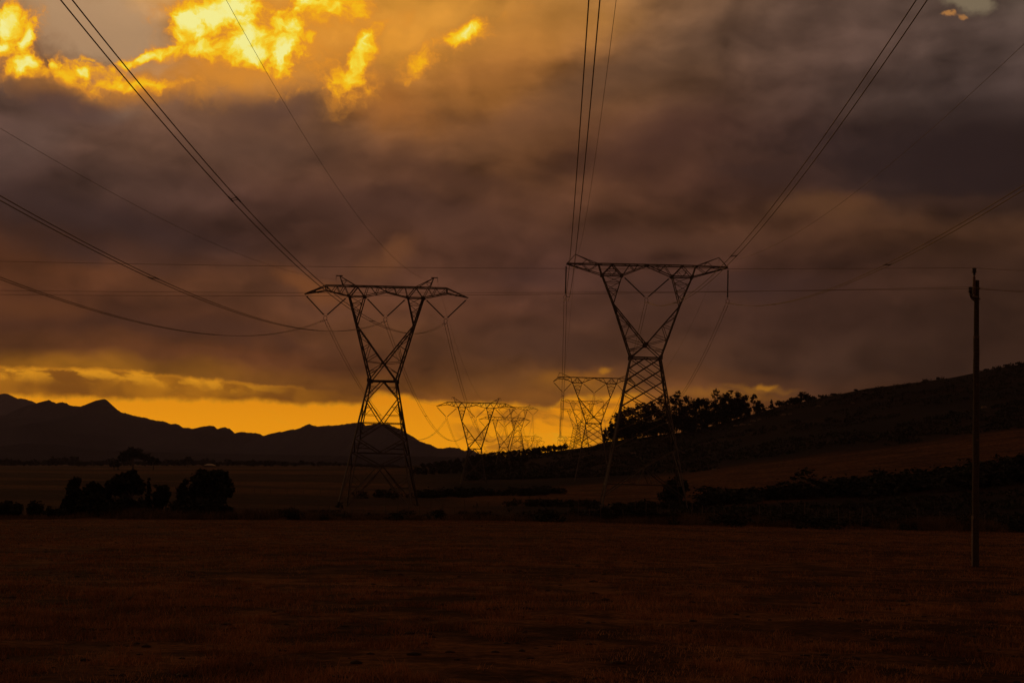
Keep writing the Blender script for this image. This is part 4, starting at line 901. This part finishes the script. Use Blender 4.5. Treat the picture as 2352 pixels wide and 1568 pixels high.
# scrub over the hillside: thousands of low bushes, one mass
def scrub():
    n = 6400; V = []; F_ = []; k = 0; r = rng
    px = np.where(r.uniform(size=n) < .82, r.uniform(1080, 2420, n), r.uniform(2420, 3100, n)); y = r.uniform(500, 905, n); lo = np.interp(px, [1080,1300,1600], [560,540,505]); y = np.maximum(y, lo)
    x = (px-1176)/FPX*y; z_ = ground(x, y)
    keep = (_vn(x, y, 40)+_vn(x, y, 14)*.7) > -.12
    x, y, z_ = x[keep], y[keep], z_[keep]
    m2 = 3300; px2 = r.uniform(1100, 2900, m2); y2 = 158+np.abs(r.normal(size=m2))*55; x2 = (px2-1176)/FPX*y2; k2 = (_vn(x2, y2, 22)+_vn(x2, y2, 8)*.7 > -.05) & (y2 < np.interp(px2, [900,1176,1600,2000,2352], [240,235,262,300,330]))
    x = np.concatenate([x, x2[k2]]); y = np.concatenate([y, y2[k2]]); z_ = ground(x, y)
    n = len(x); q = 16
    s = r.uniform(.4, 1.5, n)*np.clip(y/520, .35, 1)
    c = np.stack([x, y, z_], -1)[:,None,:]+r.normal(size=(n,q,3))*s[:,None,None]*np.array([.8,.7,.35])+np.array([0,0,.3])
    u = r.normal(size=(n*q,3)); u /= np.linalg.norm(u,axis=1)[:,None]; w = np.cross(u, r.normal(size=(n*q,3))); w /= np.linalg.norm(w,axis=1)[:,None]
    c = c.reshape(-1,3); ss = np.repeat(s, q)[:,None]*.45
    v = np.stack([c-u*ss, c-w*ss*.7, c+u*ss, c+w*ss*.7], 1).reshape(-1,3)
    tag(obj('scrub', mesh_np('scrub', v, np.arange(len(v)).reshape(-1,4), M_LEAF)), 'low dark scrub covering the hillside on the right', kind='stuff', cat='scrub')
scrub()

# grass: blades on the pasture, thinning with distance; taller weeds along the fence
def blades(name, x, y, h, wid, label, mat, cat):
    n = len(x); r = rng; z_ = ground(x, y); a = r.uniform(0, 2*math.pi, n); lean = r.uniform(.1, .9, n)*h; b = r.uniform(0, 2*math.pi, n)
    base = np.stack([x, y, z_-.02], -1); d = np.stack([np.cos(a), np.sin(a), a*0], -1)*wid[:,None]
    tip = base+np.stack([np.cos(b)*lean, np.sin(b)*lean, h], -1); mid = base+np.stack([np.cos(b)*lean*.3, np.sin(b)*lean*.3, h*.6], -1)
    v = np.stack([base-d, base+d, mid+d*.7, tip, mid-d*.7], 1).reshape(-1,3); i = np.arange(n)[:,None]*5
    f = i+np.array([[0,1,2,3]]); f = np.concatenate([f, i+np.array([[0,3,4,4]])]) if False else np.concatenate([i+np.array([[0,1,2,4]]), i+np.array([[4,2,3,3]])])
    me = bpy.data.meshes.new(name); q = i+np.array([[0,1,2,4]]); t = i+np.array([[4,2,3]])
    li = np.concatenate([q.ravel(), t.ravel()]); me.vertices.add(len(v)); me.vertices.foreach_set('co', v.astype(np.float32).ravel()); me.loops.add(len(li)); me.loops.foreach_set('vertex_index', li.astype(np.int32))
    me.polygons.add(2*n); me.polygons.foreach_set('loop_start', np.concatenate([np.arange(n)*4, 4*n+np.arange(n)*3]).astype(np.int32)); me.polygons.foreach_set('loop_total', np.concatenate([np.full(n,4), np.full(n,3)]).astype(np.int32))
    me.update(calc_edges=True); me.materials.append(mat); tag(obj(name, me), label, kind='stuff', cat=cat)
def grass():
    n = 420000; t = rng.uniform(0, 1, n); y = 11*np.exp(t*math.log(150/11)); px = rng.uniform(-60, 2412, n); x = (px-1176)/FPX*y
    # tufts: pull blades together
    tx = x+_vn(x, y, .9)*.5; m_ = (_vn(x, y, 1.3)+_vn(x+5, y, .5)*.7+_vn(x, y, 9)*.8) > -.08
    x, y = tx[m_], y[m_]; h = rng.uniform(.02, .12, len(x))*(1+.8*(rng.uniform(0,1,len(x)) > .96)); w = .0025+y*.00012
    blades('grass', x, y, h, w, 'short dry grass covering the foreground field', M_GRASS, 'grass')
    n = 110000; t = rng.uniform(0, 1, n); y = 11*np.exp(t*math.log(110/11)); px = rng.uniform(-60, 2412, n); x = (px-1176)/FPX*y
    m_ = (_vn(x, y, 2.1)+_vn(x+5, y, .6)*.8+_vn(x, y, 14)*.7) > .12
    x, y = x[m_], y[m_]; blades('dry_stalks', x, y, rng.uniform(.025, .085, len(x)), .0022+y*.00010, 'sparse pale dry stalks standing above the short grass', M_STALK, 'grass')
    n = 60000; px = rng.uniform(-20, 2400, n); y = 147+np.abs(rng.normal(size=n))*9; x = (px-1176)/FPX*y
    m_ = (_vn(x, y, 6)+_vn(x, y, 2)*.6) > -.1; x, y = x[m_], y[m_]; h = rng.uniform(.12, .8, len(x))*np.clip(1.1+_vn(x, y, 8)*2.0, .15, 2)
    blades('tall_grass', x, y, h, np.full(len(x), .03), 'taller dry grass and weeds along the fence at the end of the field', M_STRAW, 'grass')
grass()
def clods():
    b = []; F_ = []; k = 0
    ico_v = np.array([[0,0,1],[.9,0,.4],[.28,.85,.4],[-.72,.53,.4],[-.72,-.53,.4],[.28,-.85,.4],[.72,.53,-.3],[-.28,.85,-.3],[-.9,0,-.3],[-.28,-.85,-.3],[.72,-.53,-.3]]); 
    ico_f = [[0,1,2],[0,2,3],[0,3,4],[0,4,5],[0,5,1],[1,6,2],[2,7,3],[3,8,4],[4,9,5],[5,10,1],[6,7,2],[7,8,3],[8,9,4],[9,10,5],[10,6,1]]
    for _ in range(900):
        y = 12*math.exp(random.random()*2.4); x = random.uniform(-.4, .4)*y; s = random.uniform(.015, .05)*(1+y*.010)
        v = ico_v*np.array([s*random.uniform(.8,1.8), s, s*random.uniform(.4,.8)])*(1+rng.uniform(-.2,.2,(11,1)))+np.array([x, y, gz(x,y)]); b.append(v); F_.append(np.array(ico_f)+k); k += 11
    tag(obj('earth_clods', mesh_np('earth_clods', np.concatenate(b), np.concatenate(F_), M_CLOD)), 'scattered dark earth clods and dung among the short grass', kind='stuff', cat='earth')
clods()

# fence at the end of the field
fx = [(p, 153.5) for p in np.arange(548, 2400, 26)]
fr = empty('wire_fence', (0, 153.5, gz(0,153.5))); tag(fr, 'low wire fence on thin wooden posts along the end of the field', 'fence')
z00 = gz(0, 153.5); pm = MB(); pm.tube([(0,0,-.3),(.01,0,.7),(0,0,1.25)], [.05,.045,.04], 6); pmesh = pm.mesh('fence_post', M_BARK)
tops = []
for i, (p, y) in enumerate(fx):
    x = ray(p, 1190)[0]*y; zz = gz(x, y); o = obj('fence_post', pmesh, fr); o.location = (x, 0, zz-z00); o.rotation_euler = (random.uniform(-.06,.06), random.uniform(-.08,.08), random.uniform(0,6)); o.scale = (1,1,random.uniform(.8,1.5) if i%5 else 1.7); tops.append((x, 0, zz-z00))
for h in (.45, .8, 1.15):
    b = MB(); b.tube([(t[0], .045, t[2]+h) for t in tops], .006, 4); b.obj('fence_wire', M_METAL, fr)
# thin fence far out on the left plain
f2 = empty('wire_fence', (0, 330, gz(-60,330))); tag(f2, 'distant thin fence line crossing the left plain', 'fence'); z01 = gz(-60,330)
for p in range(470, 800, 38):
    x = ray(p, 1120)[0]*330; o = obj('fence_post', pmesh, f2); o.location = (x, 0, gz(x,330)-z01); o.scale = (1.3,1.3,1.2)

# farm shed roof on the plain, pale rocks on the slope
def shed():
    y = 1150; p = at(481, 1076, y); root = empty('farm_shed', (p[0], y, gz(p[0], y))); tag(root, 'small farm shed with a pale pitched roof in front of the far tree line', 'shed')
    h = at(481, 1074, y)[2]-gz(p[0], y); h = max(h, 1.5); b = MB(); b.box((0,0,h/2-.2), (4,3,h/2+.2)); b.obj('wall', M_WALLM, root)
    b = MB(); b.add([(-4.6,-3.5,h),(4.6,-3.5,h),(1.4,0,h+1.5),(-1.4,0,h+1.5),(-4.6,3.5,h),(4.6,3.5,h)], [[0,1,2,3],[4,3,2,5]]); b.add([(-4.6,-3.5,h),(-1.4,0,h+1.5),(-4.6,3.5,h),(4.6,-3.5,h),(4.6,3.5,h),(1.4,0,h+1.5)], [[0,1,2,2],[3,4,5,5]]); b.obj('roof', M_ROOF, root)
shed()
rk = []
for k, (px, row, s) in enumerate([(1455,1044,1.3),(1730,975,1.2),(1745,972,.9),(1800,960,1.2),(1815,958,.8),(1690,985,1.0),(1705,983,1.4),(1722,981,.8),(1880,942,1.3),(2260,944,1.1),(1342,1052,.9),(1600,1052,.8),(1640,1090,.5),(1960,932,.8)]):
    y = float(np.interp(row, [float(np.interp(px, TC, TR[900])), float(np.interp(px, TC, TR[700])), float(np.interp(px, TC, TR[500]))], [900,700,500])); x = ray(px, row)[0]*y
    v = np.array([[math.cos(a)*math.cos(e), math.sin(a)*math.cos(e), math.sin(e)] for e in (-.5,.1,.7,1.2) for a in np.linspace(0, 2*math.pi, 8)[:-1]])*np.array([s*1.5, s, s*.7])*(1+rng.uniform(-.18,.18,(28,1)))
    f = [[r*7+i, r*7+(i+1)%7, (r+1)*7+(i+1)%7, (r+1)*7+i] for r in range(3) for i in range(7)]
    me = mesh_np('boulder', v, f, M_ROCK); o = obj('boulder', me); o.location = (x, y, gz(x,y)+.1); tag(o, 'pale boulder lying among the scrub on the dark hillside', 'rock', 'pale boulders on the hillside')

# ------------------------------------------------------------------ haze
HAZE = 0.000030
def haze():
    b = MB(); b.box((0, 5700, 480), (8400, 6200, 620)); m_ = bpy.data.materials.new('haze'); m_.use_nodes = True; T = NT(m_.node_tree); T.n.clear()
    o = T.node('ShaderNodeOutputMaterial'); v = T.node('ShaderNodeVolumePrincipled'); v.inputs['Color'].default_value = (.82,.72,1.0,1); v.inputs['Density'].default_value = HAZE; v.inputs['Anisotropy'].default_value = .2
    T.l.new(v.outputs[0], o.inputs['Volume'])
    tag(b.obj('haze', m_), 'thin evening haze over the plain', kind='stuff')
if HAZE: haze()
